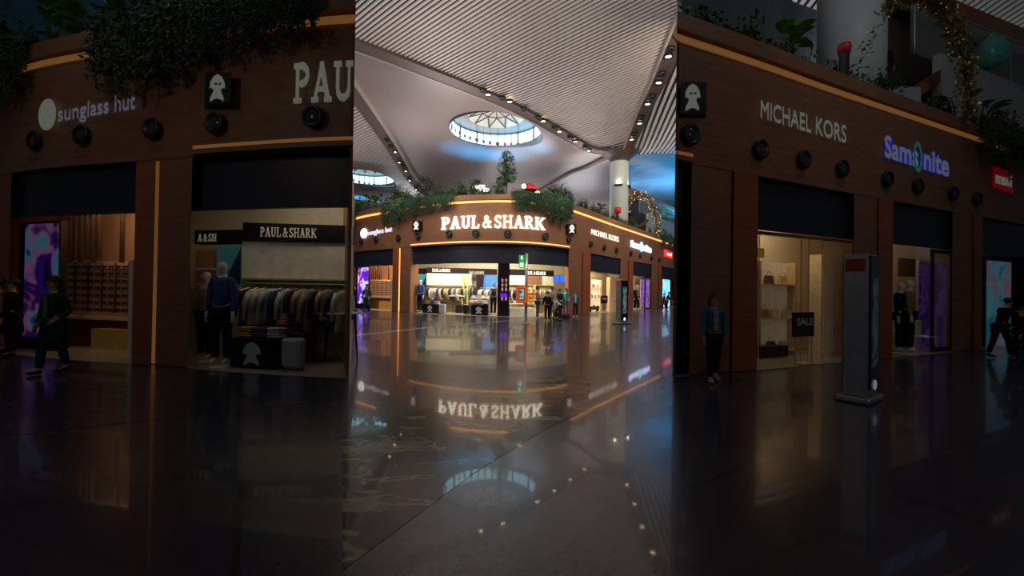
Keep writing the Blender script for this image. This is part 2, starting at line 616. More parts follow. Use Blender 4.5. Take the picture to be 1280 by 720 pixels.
def figure(loc, face, height, label, top=(.1, .1, .1), low=(.03, .04, .08), hair=M_HAIR, skin=M_SKIN, stride=.0, lean=0., arms=((.1, .15), (.1, .15)),
           coat=0., longhair=False, cat='person', name='person', group=None, shoes=(.02, .02, .02), seated=False, inner=None, sleeves=True, parts_only=None):
    """standing, walking or bending figure; local +Y is the way it faces. arms: (forward swing, elbow bend) for right and left"""
    root = empty(name, loc, face, label, cat, group)
    k = height / 1.75
    root.scale = (k, k, k)
    piv = Vector((0, 0, .95))
    L = lambda v: rotx(v, -lean, piv)
    V, E, Rr = [], [], []

    def av(v, r, par=None):
        V.append(Vector(v))
        Rr.append(r)
        if par is not None:
            E.append((par, len(V) - 1))
        return len(V) - 1
    pel = av((0, 0, .95), (.135, .10))
    ab = av(L((0, 0, 1.10)), (.125, .09), pel)
    ch = av(L((0, 0, 1.30)), (.15, .105), ab)
    cl = av(L((0, -.01, 1.43)), (.10, .075), ch)
    nk = av(L((0, 0, 1.50)), .05, cl)
    jw = av(L((0, .02, 1.575)), (.06, .07), nk)
    hd = av(L((0, .01, 1.66)), (.078, .092), jw)
    tp = av(L((0, .0, 1.735)), (.05, .06), hd)
    J = {}
    for i, sx in enumerate((1, -1)):
        st = stride * sx
        hip = av((.09 * sx, 0, .90), .088, pel)
        if seated:
            kn = av((.11 * sx, .42, .90), .065, hip)
            an = av((.11 * sx, .44, .48), .042, kn)
            to = av((.11 * sx, .56, .43), .032, an)
        else:
            kn = av((.10 * sx, st * .22 + .02, .50), .06, hip)
            an = av((.10 * sx, st * .36 - (.03 if st < 0 else 0), .085 + (.04 if st < 0 else 0)), .04, kn)
            to = av((.11 * sx, st * .36 + .13, .045), .032, an)
        J[('leg', sx)] = (hip, kn, an, to)
        sw, eb = arms[i]
        sh = av(L((.175 * sx, -.005, 1.405)), .055, cl)
        d1 = Vector((.13 * sx, math.sin(sw), -math.cos(sw))).normalized()
        el = av(V[sh] + rotx(d1, -lean, Vector()) * .29, .042, sh)
        d2 = Vector((.03 * sx, math.sin(sw + eb), -math.cos(sw + eb))).normalized()
        wr = av(V[el] + rotx(d2, -lean, Vector()) * .25, .028, el)
        d2r = rotx(d2, -lean, Vector())
        pm = av(V[wr] + d2r * .07, (.034, .02), wr)
        side = Vector((0, 1, 0)) - d2r * d2r.y
        side.normalize()
        for fi in range(4):
            ln = (.068, .078, .072, .056)[fi]
            b0 = V[pm] + side * (.027 - .018 * fi) + d2r * .025
            f1 = av(b0, .010, pm)
            f2 = av(b0 + d2r * ln * .55, .009, f1)
            inn = Vector((-sx, 0, 0)) * .012
            av(b0 + d2r * ln * .95 + inn * 1.5, .0075, f2)
        t1 = av(V[wr] + d2r * .03 + side * .035, .0115, wr)
        av(V[wr] + d2r * .068 + side * .052, .009, t1)
        J[('arm', sx)] = (sh, el, wr)
    body = skin_mesh(V, E, Rr, 1)
    # face on the head: nose, ears, brow and mouth join the same body mesh
    fb = MB()
    fb.v = [tuple(v.co) for v in body.vertices]
    fb.f = [tuple(p.vertices) for p in body.polygons]
    hdv = lambda x, y, z: L((x, y, z))
    fb.ball(hdv(0, .118, 1.635), .017, 8, (.8, 1, 1.3))
    for sx in (1, -1):
        fb.ball(hdv(.083 * sx, .0, 1.64), .024, 8, (.4, .7, 1.2))
    fb.ball(hdv(0, .103, 1.59), .02, 8, (1.3, .5, .35))
    fb.build('body', skin, root, True)
    eb_ = MB()
    for sx in (1, -1):
        eb_.ball(hdv(.032 * sx, .098, 1.66), .011, 8)
    if skin is M_SKIN:
        eb_.build('eyes', M_BLACK, root, True)
    # clothing
    pad = .016
    sh1, el1, wr1 = J[('arm', 1)]
    sh2, el2, wr2 = J[('arm', -1)]
    tv = [V[pel] + Vector((0, 0, -.03)), V[ab], V[ch], V[cl], V[sh1], V[el1], V[wr1], V[sh2], V[el2], V[wr2]]
    te = [(0, 1), (1, 2), (2, 3), (3, 4), (4, 5), (5, 6), (3, 7), (7, 8), (8, 9)]
    tr = [(.155, .125), (.143, .112), (.168, .125), (.112, .09), .072, .056, .042, .072, .056, .042]
    if not sleeves:
        tv, te, tr = tv[:4] + [V[sh1].lerp(V[el1], .35), V[sh2].lerp(V[el2], .35)], [(0, 1), (1, 2), (2, 3), (3, 4), (3, 5)], tr[:4] + [.07, .07]
    if top:
        mobj(skin_mesh(tv, te, tr, 1, 'jacket'), 'jacket', cloth(top), root)
    if coat > 0:
        sk = MB()
        zb = .95 - coat
        prof = [(.17, .125, 1.02), (.185, .14, .9), (.2, .16, (zb + .9) / 2), (.215, .175, zb)]
        n = 18
        vs = []
        for a, b, z in prof:
            for q in range(n):
                an = 2 * PI * q / n + PI / 2
                w = 1 + .04 * math.sin(q * 3)
                vs.append((a * w * math.cos(an), b * w * math.sin(an), z))
        fs = [(i * n + q, i * n + (q + 1) % n, (i + 1) * n + (q + 1) % n, (i + 1) * n + q) for i in range(3) for q in range(n) if not (i > 0 and q in (0, n - 1))]
        sk.add(vs, fs)
        o = sk.build('coat_skirt', cloth(top), root, True)
        so = o.modifiers.new('t', 'SOLIDIFY')
        so.thickness = .015
    if inner:
        ib = MB()
        ib.bevbox((0, 0, 0), (.09, .03, .4), .012)
        q = [rotx(Vector(v) + Vector((0, .125, 1.22)), -lean, piv) for v in ib.v]
        ib.v = [tuple(v) for v in q]
        ib.build('shirt_front', cloth(inner), root)
    if low:
        a, b = J[('leg', 1)], J[('leg', -1)]
        lv = [V[pel], V[a[0]], V[a[1]], V[a[2]] + Vector((0, 0, .01)), V[b[0]], V[b[1]], V[b[2]] + Vector((0, 0, .01))]
        le = [(0, 1), (1, 2), (2, 3), (0, 4), (4, 5), (5, 6)]
        mobj(skin_mesh(lv, le, [(.147, .118), .104, .076, .058, .104, .076, .058], 1, 'trousers'), 'trousers', cloth(low), root)
    if shoes:
        for sx in (1, -1):
            hip, kn, an, to = J[('leg', sx)]
            mobj(skin_mesh([V[an] + Vector((0, -.04, -.045)), (V[an] + V[to]) / 2 + Vector((0, 0, -.022)), V[to] + Vector((0, .05, -.006))], [(0, 1), (1, 2)], [(.046, .042), (.05, .042), (.042, .03)], 1, 'shoe'),
                 'shoe', cloth(shoes), root)
    if hair:
        hb = MB()
        hb.ball(L((0, -.02, 1.695)), .104, 14, (.88, 1.02, .9))
        if longhair:
            hb.ball(L((0, -.062, 1.60)), .09, 12, (1, .62, 1.5))
        hb.build('hair', hair, root, True)
    return root


# ------------------------------------------------------------------ plants
def leafquad(mb, p, d, up, L, W):
    d = d.normalized()
    s = d.cross(up)
    if s.length < .01:
        s = d.cross(Vector((1, 0, 0)))
    s.normalize()
    q = d.cross(s) * (W * .25)
    mid = p + d * L * .5
    mb.add([p, mid + s * W / 2 + q, p + d * L, mid - s * W / 2 + q, mid], [(0, 1, 4), (1, 2, 4), (2, 3, 4), (3, 0, 4)])


def rv(r):
    return Vector((r.gauss(0, 1), r.gauss(0, 1), r.gauss(0, 1))).normalized()


def plant_proto(kind, seed):
    r = random.Random(seed)
    root = empty('plant', (0, 0, 0))
    lf = MB()
    if kind == 'shrub':
        st = MB()
        for k in range(9):
            a = r.uniform(0, 2 * PI)
            tip = Vector((.45 * math.cos(a) * r.random(), .35 * math.sin(a) * r.random(), r.uniform(.5, 1.15)))
            st.tube([(0, 0, 0), tip * .5 + Vector((0, 0, .05)), tip], [.02, .014, .008], 5)
            for q in range(30):
                t = r.uniform(.3, 1.05)
                p = tip * t + rv(r) * .13
                leafquad(lf, p, rv(r) + Vector((0, 0, .3)), Vector((0, 0, 1)), r.uniform(.1, .2), .07)
        st.build('stems', M_BARK, root)
        lf.build('foliage', M_LEAF, root)
    elif kind == 'trailing':
        st = MB()
        for k in range(26):
            x = r.uniform(-.6, .6)
            dz = r.uniform(.4, 1.5) * (1 - .45 * abs(x))
            pts = [Vector((x, .25, .15)), Vector((x, -.05, .3)), Vector((x + r.uniform(-.05, .05), -.22, .0))]
            pts += [Vector((x + r.uniform(-.08, .08), -.22 + r.uniform(-.08, .05), -dz * q)) for q in (.4, .7, 1)]
            st.tube(pts, .008, 4)
            for q in range(44):
                t = r.random() * (len(pts) - 1)
                i = int(t)
                p = pts[i].lerp(pts[min(i + 1, len(pts) - 1)], t - i) + rv(r) * .09
                leafquad(lf, p, rv(r) + Vector((0, 0, -.8)), Vector((0, -1, 0)), r.uniform(.08, .15), .06)
        st.build('stems', M_BARK, root)
        lf.build('foliage', M_LEAFD, root)
    elif kind == 'broadleaf':
        st = MB()
        for k in range(9):
            a = r.uniform(0, 2 * PI)
            h = r.uniform(.6, 1.2)
            o = Vector((math.cos(a), math.sin(a), 0))
            pts = [Vector((0, 0, 0)), o * .12 + Vector((0, 0, h * .5)), o * .3 + Vector((0, 0, h))]
            st.tube(pts, [.025, .018, .01], 5)
            d = (o * .8 + Vector((0, 0, .55))).normalized()
            sd = d.cross(Vector((0, 0, 1))).normalized()
            n = 7
            L = r.uniform(.5, .75)
            vs = []
            for q in range(n):
                t = q / (n - 1)
                c = pts[-1] + d * L * t + Vector((0, 0, -.32 * t * t))
                w = .16 * math.sin(PI * min(1, t * .95 + .05)) + .005
                vs += [c + sd * w + Vector((0, 0, .04)), c, c - sd * w + Vector((0, 0, .04))]
            lf.add(vs, [(3 * q + j, 3 * q + j + 1, 3 * q + 4 + j, 3 * q + 3 + j) for q in range(n - 1) for j in (0, 1)])
        st.build('stems', M_LEAF, root)
        lf.build('foliage', M_LEAFB, root)
    elif kind in ('topiary', 'tree'):
        big = kind == 'tree'
        hh = 2.7 if big else 1.15
        st = MB()
        st.tube([(0, 0, 0), (.03, 0, hh * .4), (-.02, .02, hh * .75)], [.06 if big else .03, .045 if big else .025, .03 if big else .015], 6)
        blobs = [(0, 0, hh, .42)] if not big else [(0, 0, 2.9, .5), (.25, .1, 2.5, .5), (-.3, 0, 2.35, .45), (.1, -.2, 1.95, .5), (-.15, .2, 1.6, .4), (.35, 0, 1.75, .35), (-.45, .0, 1.3, .3), (.0, 0, 3.25, .3)]
        for (x, y, z, rad) in blobs:
            if big:
                st.tube([(0, 0, z * .6), (x, y, z)], [.025, .01], 5)
            for q in range(420 if not big else 230):
                dv = rv(r)
                p = Vector((x, y, z)) + dv * rad * r.uniform(.55, 1.05)
                leafquad(lf, p, dv + rv(r) * .6, Vector((0, 0, 1)), r.uniform(.07, .14) * (1.5 if big else 1), .07)
        st.build('trunk', M_BARK, root)
        lf.build('foliage', M_LEAFD if not big else M_LEAF, root)
    return root


PROTO = {}


def plant(kind, p, z, s, rz, label, group, name, var=0, sz=None):
    key = (kind, var)
    if key not in PROTO:
        PROTO[key] = o = plant_proto(kind, 100 + 7 * var + len(kind))
    else:
        o = copy_tree(PROTO[key])
    o.name = name
    o.location = (p[0], p[1], z)
    o.rotation_euler = (0, 0, rz)
    o.scale = (s, s, s * (sz or 1))
    return tag(o, label, 'plant', group)


# ------------------------------------------------------------------ the floor
def floor_material():
    m = bpy.data.materials.new('polished_stone_floor')
    m.use_nodes = True
    nt = m.node_tree
    N, Lk = nt.nodes, nt.links
    b = N['Principled BSDF']
    ge = N.new('ShaderNodeNewGeometry')
    mp = N.new('ShaderNodeMapping')
    mp.inputs['Rotation'].default_value = (0, 0, math.radians(-32))
    br = N.new('ShaderNodeTexBrick')
    br.offset = 0
    br.inputs['Scale'].default_value = 1
    br.inputs['Brick Width'].default_value = 2.4
    br.inputs['Row Height'].default_value = 2.4
    br.inputs['Mortar Size'].default_value = .035
    br.inputs['Mortar Smooth'].default_value = .6
    br.inputs['Color1'].default_value = (.040, .050, .082, 1)
    br.inputs['Color2'].default_value = (.050, .060, .092, 1)
    br.inputs['Mortar'].default_value = (.02, .02, .022, 1)
    no = N.new('ShaderNodeTexNoise')
    no.inputs['Scale'].default_value = 9
    no.inputs['Detail'].default_value = 8
    mx = N.new('ShaderNodeMix')
    mx.data_type = 'RGBA'
    mx.blend_type = 'MULTIPLY'
    mx.inputs['Factor'].default_value = .55
    rp = N.new('ShaderNodeValToRGB')
    rp.color_ramp.elements[0].position = .35
    rp.color_ramp.elements[1].position = .65
    rp.color_ramp.elements[0].color = (.55, .55, .55, 1)
    rp.color_ramp.elements[1].color = (1.2, 1.2, 1.2, 1)
    Lk.new(ge.outputs['Position'], mp.inputs['Vector'])
    Lk.new(mp.outputs['Vector'], br.inputs['Vector'])
    Lk.new(ge.outputs['Position'], no.inputs['Vector'])
    Lk.new(no.outputs['Fac'], rp.inputs['Fac'])
    Lk.new(br.outputs['Color'], mx.inputs['A'])
    Lk.new(rp.outputs['Color'], mx.inputs['B'])
    Lk.new(mx.outputs['Result'], b.inputs['Base Color'])
    n2 = N.new('ShaderNodeTexNoise')
    n2.inputs['Scale'].default_value = .8
    mr = N.new('ShaderNodeMapRange')
    mr.inputs['To Min'].default_value = .20
    mr.inputs['To Max'].default_value = .30
    Lk.new(ge.outputs['Position'], n2.inputs['Vector'])
    Lk.new(n2.outputs['Fac'], mr.inputs['Value'])
    Lk.new(mr.outputs['Result'], b.inputs['Roughness'])
    b.inputs['IOR'].default_value = 1.75
    b.inputs['Coat Weight'].default_value = .35
    b.inputs['Coat Roughness'].default_value = .035
    return m


def marble_material():
    m = bpy.data.materials.new('green_veined_marble')
    m.use_nodes = True
    nt = m.node_tree
    N, Lk = nt.nodes, nt.links
    b = N['Principled BSDF']
    ge = N.new('ShaderNodeNewGeometry')
    mp = N.new('ShaderNodeMapping')
    mp.inputs['Rotation'].default_value = (0, 0, math.radians(-58))
    mp.inputs['Scale'].default_value = (1, 2.3, 1)
    no = N.new('ShaderNodeTexNoise')
    no.inputs['Scale'].default_value = 1.5
    no.inputs['Detail'].default_value = 7
    no.inputs['Distortion'].default_value = .7
    rp = N.new('ShaderNodeValToRGB')
    el = rp.color_ramp.elements
    el[0].position, el[0].color = .34, (.016, .026, .012, 1)
    el[1].position, el[1].color = .80, (.10, .11, .06, 1)
    for p, c in ((.47, (.04, .055, .025, 1)), (.54, (.08, .10, .045, 1)), (.565, (.40, .42, .22, 1)), (.615, (.34, .35, .20, 1)), (.64, (.07, .09, .04, 1))):
        e = el.new(p)
        e.color = c
    Lk.new(ge.outputs['Position'], mp.inputs['Vector'])
    Lk.new(mp.outputs['Vector'], no.inputs['Vector'])
    Lk.new(no.outputs['Fac'], rp.inputs['Fac'])
    Lk.new(rp.outputs['Color'], b.inputs['Base Color'])
    b.inputs['Roughness'].default_value = .22
    b.inputs['IOR'].default_value = 1.4
    b.inputs['Coat Weight'].default_value = .5
    b.inputs['Coat Roughness'].default_value = .035
    return m


mb = MB()
mb.add([(-70, -12, 0), (70, -12, 0), (70, 110, 0), (-70, 110, 0), (-70, -12, -.3), (70, -12, -.3), (70, 110, -.3), (-70, 110, -.3)],
       [(0, 1, 2, 3), (7, 6, 5, 4), (0, 4, 5, 1), (1, 5, 6, 2), (2, 6, 7, 3), (3, 7, 4, 0)])
struct(mb, 'floor', floor_material())

low = [(428, 714), (438, 706), (520, 645), (593, 591), (640, 562), (680, 538), (715, 521), (751, 508)]
upp = [(748, 485), (722, 464), (690, 468), (640, 483), (590, 497), (533, 511), (480, 526), (438, 541), (428, 545)]
poly = [floor_at(*p).to_2d() for p in low + upp]
mb = MB()
n = len(poly)
tri = geometry.tessellate_polygon([[Vector((p.x, p.y, 0)) for p in poly]])
mb.add([(p.x, p.y, .003) for p in poly], [tuple(t) for t in tri])
me_o = struct(mb, 'floor_marble_inlay', marble_material())
import bmesh as _bm
_b = _bm.new()
_b.from_mesh(me_o.data)
_bm.ops.recalc_face_normals(_b, faces=_b.faces)
if sum(f.normal.z for f in _b.faces) < 0:
    _bm.ops.reverse_faces(_b, faces=_b.faces)
_b.to_mesh(me_o.data)
_b.free()


def floor_line(pts, w, name, m, z=.004):
    mb = MB()
    P = [floor_at(*p).to_2d() for p in pts]
    for i in range(len(P) - 1):
        t = (P[i + 1] - P[i]).normalized()
        n = Vector((-t.y, t.x)) * w / 2
        mb.add([(*(P[i] - n), z), (*(P[i + 1] - n), z), (*(P[i + 1] + n), z), (*(P[i] + n), z)], [(0, 1, 2, 3)])
    return struct(mb, name, m)


M_STRIP = mat('pale_stone_strip', (.62, .60, .56), .1)
floor_line([(439, 420), (540, 409), (640, 400.5)], .35, 'floor_pale_strip', M_STRIP)
floor_line([(0, 545), (220, 522), (437, 498)], .035, 'floor_pale_strip', mat('pale_stone_strip_near', (.12, .115, .11), .1))  # same strip stone, darkened: the dimness is put into its colour

# ------------------------------------------------------------------ the ceiling
c1 = unproj(774.5, 197, 44)
c2 = unproj(545, 262, 68)
C1, C2 = Vector((c1.x, c1.y)), Vector((c2.x, c2.y))


def S(x, y):
    r1 = (Vector((x, y)) - C1).length
    r2 = (Vector((x, y)) - C2).length
    # smooth minimum of the two funnels
    r = -4 * math.log(math.exp(-r1 / 4) + math.exp(-r2 / 4) + 1e-12)
    r = max(0, r)
    return 15.7 + 3.8 * (1 - math.exp(-r / 14))


def ceil_pt(fx, fy, dz=0.):
    lo, hi = 8., 200.
    for k in range(50):
        mid = (lo + hi) / 2
        p = unproj(fx, fy, mid)
        if p.z > S(p.x, p.y) + dz:
            hi = mid
        else:
            lo = mid
    p = unproj(fx, fy, lo)
    return Vector((p.x, p.y))


def dens(pts, step=1.5):
    out = []
    for i in range(len(pts) - 1):
        n = max(1, int((pts[i + 1] - pts[i]).length / step))
        out += [pts[i].lerp(pts[i + 1], k / n) for k in range(n)]
    return out + [pts[-1]]


def smooth_line(pts, it=3):
    for _ in range(it):
        q = [pts[0]]
        for i in range(len(pts) - 1):
            q += [pts[i].lerp(pts[i + 1], .25), pts[i].lerp(pts[i + 1], .75)]
        pts = q + [pts[-1]]
    return pts


b1 = [ceil_pt(*p) for p in [(438, 50), (518, 80), (601, 113), (640, 130), (678, 150), (719, 174), (737, 185)]] + [C1 + Vector((-1, -.6))]
b2 = [ceil_pt(*p) for p in [(842, 57.5), (823, 102), (808.6, 129), (799, 153), (789.6, 175)]] + [C1 + Vector((.5, -1))]
b0 = [ceil_pt(*p) for p in [(438, 108.6), (484, 174), (494, 190), (514.7, 227)]] + [C2]
ext = lambda a, b, l: a + (a - b).normalized() * l
P1e, P2e, P0e = ext(b1[0], b1[1], 32), ext(b2[0], b2[1], 34), ext(b0[0], b0[1], 42)
B1, B2, B0 = dens(smooth_line([P1e] + b1, 2)), dens(smooth_line([P2e] + b2, 2)), dens(smooth_line([P0e] + b0, 2))


def inside(p, poly):
    c = False
    n = len(poly)
    for i in range(n):
        a, b = poly[i], poly[(i + 1) % n]
        if (a.y > p.y) != (b.y > p.y) and p.x < (b.x - a.x) * (p.y - a.y) / (b.y - a.y) + a.x:
            c = not c
    return c


def panel(poly, hole, dz, name, m, step=2.5):
    pts = list(poly)
    edges = [(i, (i + 1) % len(poly)) for i in range(len(poly))]
    if hole:
        (hc, hr) = hole
        o = len(pts)
        hp = [hc + Vector((math.cos(2 * PI * k / 48), math.sin(2 * PI * k / 48))) * hr for k in range(48)]
        pts += hp
        edges += [(o + k, o + (k + 1) % 48) for k in range(48)]
    x0, x1 = min(p.x for p in poly), max(p.x for p in poly)
    y0, y1 = min(p.y for p in poly), max(p.y for p in poly)
    y = y0
    while y < y1:
        x = x0
        while x < x1:
            q = Vector((x + .37, y + .21))
            if inside(q, poly) and not (hole and (q - hole[0]).length < hole[1] + .4):
                pts.append(q)
            x += step
        y += step
    r = geometry.delaunay_2d_cdt(pts, edges, [], 0, .0001)
    V = [(v.x, v.y, S(v.x, v.y) + dz) for v in r[0]]
    Fc = []
    for f in r[2]:
        c = sum((r[0][i] for i in f), Vector((0, 0))) / len(f)
        if inside(c, poly) and not (hole and (c - hole[0]).length < hole[1]):
            Fc.append(tuple(f)[::-1])
    mb = MB()
    mb.add(V, Fc)
    return struct(mb, name, m, True)


def slats(poly, D, spacing, w, name, m, dz=-.05, hh=.10):
    D = D.normalized()
    Nn = Vector((-D.y, D.x))
    mb = MB()
    ks = [p.dot(Nn) for p in poly]
    k = min(ks) + spacing / 2
    n = len(poly)
    while k < max(ks):
        ts = []
        for i in range(n):
            a, b = poly[i], poly[(i + 1) % n]
            da, db = a.dot(Nn) - k, b.dot(Nn) - k
            if (da > 0) != (db > 0):
                q = a.lerp(b, da / (da - db))
                ts.append(q.dot(D))
        ts.sort()
        for t0, t1 in zip(ts[::2], ts[1::2]):
            if t1 - t0 < .3:
                continue
            nn = max(1, int((t1 - t0) / 2.2))
            vs, fs = [], []
            for j in range(nn + 1):
                c = D * (t0 + (t1 - t0) * j / nn) + Nn * k
                z = S(c.x, c.y) + dz
                for sx, zz in ((-1, 0), (1, 0), (1, hh), (-1, hh)):
                    q = c + Nn * sx * w / 2
                    vs.append((q.x, q.y, z + zz))
            for j in range(nn):
                for e in range(4):
                    fs.append((4 * j + e, 4 * j + (e + 1) % 4, 4 * j + 4 + (e + 1) % 4, 4 * j + 4 + e)[::-1])
            fs += [(0, 1, 2, 3), (4 * nn + 3, 4 * nn + 2, 4 * nn + 1, 4 * nn)]
            mb.add(vs, fs)
        k += spacing
    return struct(mb, name, m)


FAR = 125
polyA = B1 + B2[::-1]
panel(polyA, None, .6, 'ceiling_slat_backing', M_BACK)
slats(polyA, Vector((-1.1, 1)), .31, .145, 'ceiling_slats', M_SLAT)
oc = ceil_pt(620, 165)
OR = 4.75
far_seg = [Vector((C1.x + 1, C1.y + 2)), Vector((C1.x + 25, FAR)), Vector((C2.x - 3, FAR)), Vector((C2.x, C2.y + 4))]
polyB = B1 + far_seg + B0[::-1]
panel(polyB, (oc, OR), 0., 'ceiling_smooth_vault', M_CEIL)
pl = ceil_pt(512, 224)
pl2 = ceil_pt(438, 243)
polyC = [p for p in B0 if (p - C2).length > (pl - C2).length] + [pl, pl2, ext(pl2, pl, 40), P0e + Vector((-40, 0))]
M_SLATF = mat('ceiling_slat_fine', (.46, .40, .39), .45, var=.04, scale=.3)
oc2 = ceil_pt(456, 223)
panel(polyC, (oc2, 4.4), .0, 'ceiling_left_backing', M_CEIL)
slats([p for p in B0 if (p - C2).length > (pl - C2).length] + [ceil_pt(500, 208), ceil_pt(438, 200), ext(ceil_pt(438, 200), ceil_pt(500, 208), 30), P0e + Vector((-30, 0))],
      Vector((-1.1, 1)), .42, .24, 'ceiling_left_slats', M_SLATF)
polyE = [pl, C2, Vector((C2.x, C2.y + 4)), Vector((C2.x - 3, FAR)), Vector((-75, FAR)), ext(pl2, pl, 40), pl2]
panel(polyE, None, 0., 'ceiling_far_left', M_CEIL)
pr = ceil_pt(842, 191)
pre = ext(pr, C1, 40)
polyD = B2 + [C1 + Vector((1.5, 1)), pr, pre, Vector((70, P2e.y))]
panel(polyD, None, .45, 'ceiling_right_backing', mat('ceiling_backing_blue', (.09, .13, .15), .8))
slats(polyD, Vector((.12, 1)), .5, .24, 'ceiling_right_slats', mat('ceiling_slat_pale', (.7, .68, .66), .45, var=.04, scale=.3))
polyF = [C1 + Vector((1.5, 1)), pr, pre, Vector((95, FAR)), Vector((C1.x + 25, FAR)), Vector((C1.x + 1, C1.y + 2))]
panel(polyF, None, 0., 'ceiling_far_right', mat('ceiling_blue_grey', (.17, .30, .36), .35, var=.25, scale=.25, spec=.6))  # blue daylight on the vault is put into this panel's colour


def beam(line, w, name, far_w=None, flip=1):
    far_w = far_w or w
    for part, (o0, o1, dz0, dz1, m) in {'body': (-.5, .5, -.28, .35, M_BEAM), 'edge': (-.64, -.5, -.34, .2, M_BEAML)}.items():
        mb = MB()
        vs, fs = [], []
        n = len(line)
        for i, p in enumerate(line):
            t = (line[min(i + 1, n - 1)] - line[max(i - 1, 0)]).normalized()
            nn = Vector((-t.y, t.x)) * flip
            u = i / (n - 1)
            ww = w + (far_w - w) * u
            a, b = p + nn * o0 * ww, p + nn * o1 * ww
            z = S(p.x, p.y)
            vs += [(*a, z + dz0), (*b, z + dz0), (*b, z + dz1), (*a, z + dz1)]
        for i in range(n - 1):
            for e in range(4):
                fs.append((4 * i + e, 4 * i + (e + 1) % 4, 4 * i + 4 + (e + 1) % 4, 4 * i + 4 + e))
        fs += [(0, 1, 2, 3), (4 * n - 1, 4 * n - 2, 4 * n - 3, 4 * n - 4)]
        mb.add(vs, fs)
        o = struct(mb, 'ceiling_%s_%s' % (name, part), m)


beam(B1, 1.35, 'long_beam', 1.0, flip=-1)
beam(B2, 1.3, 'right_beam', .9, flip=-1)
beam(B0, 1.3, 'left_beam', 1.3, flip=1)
b3 = smooth_line([C1 + Vector((-1, .5)), ceil_pt(735, 207), ceil_pt(715, 213), ceil_pt(700, 222), ceil_pt(668, 240)], 2)
beam(dens(b3), .5, 'far_beam', .3)

# oculus: flared rim, glazed drum, truss dome
M_WIN = glow('skylight_glass', (.42, .84, 1.0), 2.6)
M_WIN2 = glow('skylight_glass_blue', (.35, .65, 1.0), 1.6)


def oculus(c, r, idx, dome=True):
    z = S(c.x, c.y)
    n = 48
    mb = MB()
    vs, fs = [], []
    prof = [(r, None, -.0), (r * .97, 0, .15), (r * .97, 0, .5)]
    for k in range(n):
        a = 2 * PI * k / n
        for (rr, fl, dz) in prof:
            x, y = c.x + rr * math.cos(a), c.y + rr * math.sin(a)
            vs.append((x, y, (S(x, y) if fl is None else z) + dz if fl is None else max(S(x, y), z - 1) + dz))
    m = len(prof)
    for k in range(n):
        for j in range(m - 1):
            fs.append((k * m + j, ((k + 1) % n) * m + j, ((k + 1) % n) * m + j + 1, k * m + j + 1))
    mb.add(vs, fs)
    struct(mb, 'ceiling_skylight_rim', M_CEIL)
    root = empty('skylight', (c.x, c.y, z), 0,
                 ['round glazed skylight with triangular trusses in the smooth ceiling', 'skylight ring at ceiling edge above the eyewear shop'][idx], 'skylight')
    R2 = r * .97
    # window panes: a ring of tall panes with gaps for mullions
    nw = 36
    for part, lo, hi, frac, mt in (('window_ring', -.1, 1.35, .86, M_WIN),):
        wm = MB()
        for k in range(nw):
            a0, a1 = 2 * PI * (k + .07) / nw, 2 * PI * (k + .93) / nw
            P = [(R2 * math.cos(a0), R2 * math.sin(a0)), (R2 * math.cos(a1), R2 * math.sin(a1)), ((R2 + .06) * math.cos(a1), (R2 + .06) * math.sin(a1)), ((R2 + .06) * math.cos(a0), (R2 + .06) * math.sin(a0))]
            wm.prism(P, lo + .3, hi)
        wm.build(part, mt, root)
    dr = MB()
    dr.lathe([(R2 + .12, .1), (R2 + .12, 1.6)], (0, 0, 0), 48)
    dr.f = dr.f[:-2]
    dr.build('drum_wall', mat('drum_dark', (.05, .07, .09), .6), root)
    ml = MB()
    for k in range(12):
        a = 2 * PI * k / 12
        ml.box(((R2 - .05) * math.cos(a), (R2 - .05) * math.sin(a), .78), (.16, .1, 1.3), a)
    ml.build('mullions', M_BEAM, root)
    dm = MB()
    dm.lathe([(R2 * .62, 1.5), (R2 * .5, 1.95), (R2 * .3, 2.3), (.05, 2.45)], (0, 0, 0), 32)
    dm.f = dm.f[:-2]
    dm.build('dome', glow('dome_cream', (.75, .72, .58), .22, (.7, .68, .58)), root, True)  # dome glow stands in for daylight from the window ring
    an = MB()
    an.lathe([(R2 + .1, 1.5), (R2 * .62, 1.5), (R2 * .62, 1.6), (R2 + .1, 1.6)], (0, 0, 0), 48)
    an.f = an.f[:-2]
    an.build('inner_soffit', M_CEIL, root)
    tr = MB()
    for k in range(10):
        a = 2 * PI * k / 10
        b = 2 * PI * (k + .5) / 10
        c3 = 2 * PI * (k + 1) / 10
        A = (R2 * .61 * math.cos(a), R2 * .61 * math.sin(a), 1.48)
        Bq = (R2 * .33 * math.cos(b), R2 * .33 * math.sin(b), 2.05)
        Cq = (R2 * .61 * math.cos(c3), R2 * .61 * math.sin(c3), 1.48)
        D2 = (R2 * .33 * math.cos(b + 2 * PI / 10), R2 * .33 * math.sin(b + 2 * PI / 10), 2.05)
        tr.tube([A, Bq], .06, 6)
        tr.tube([Bq, Cq], .06, 6)
        tr.tube([Bq, D2], .05, 6)
        tr.tube([Bq, (0, 0, 2.3)], .05, 6)
    tr.build('trusses', M_BEAM, root)


oculus(oc, OR, 0)
oculus(oc2, 4.4, 1)


def downlight(fx, fy, lit, label):
    p = ceil_pt(fx, fy, -.3)
    z = S(p.x, p.y) - .28
    root = empty('ceiling_downlight', (p.x, p.y, z), 0, label, 'ceiling light', 'round downlights set along the ceiling beams')
    h = MB()
    h.lathe([(.20, .0), (.30, .0), (.30, -.16), (.26, -.2), (.20, -.16)], (0, 0, 0), 16)
    h.f = h.f[:-2]
    h.build('housing', M_BLACK, root, True)
    l = MB()
    l.lathe([(.22, -.04), (.22, -.10), (.10, -.15), (.01, -.16)], (0, 0, 0), 16)
    l.build('lens', M_LAMP if lit else M_BLACK, root, True)


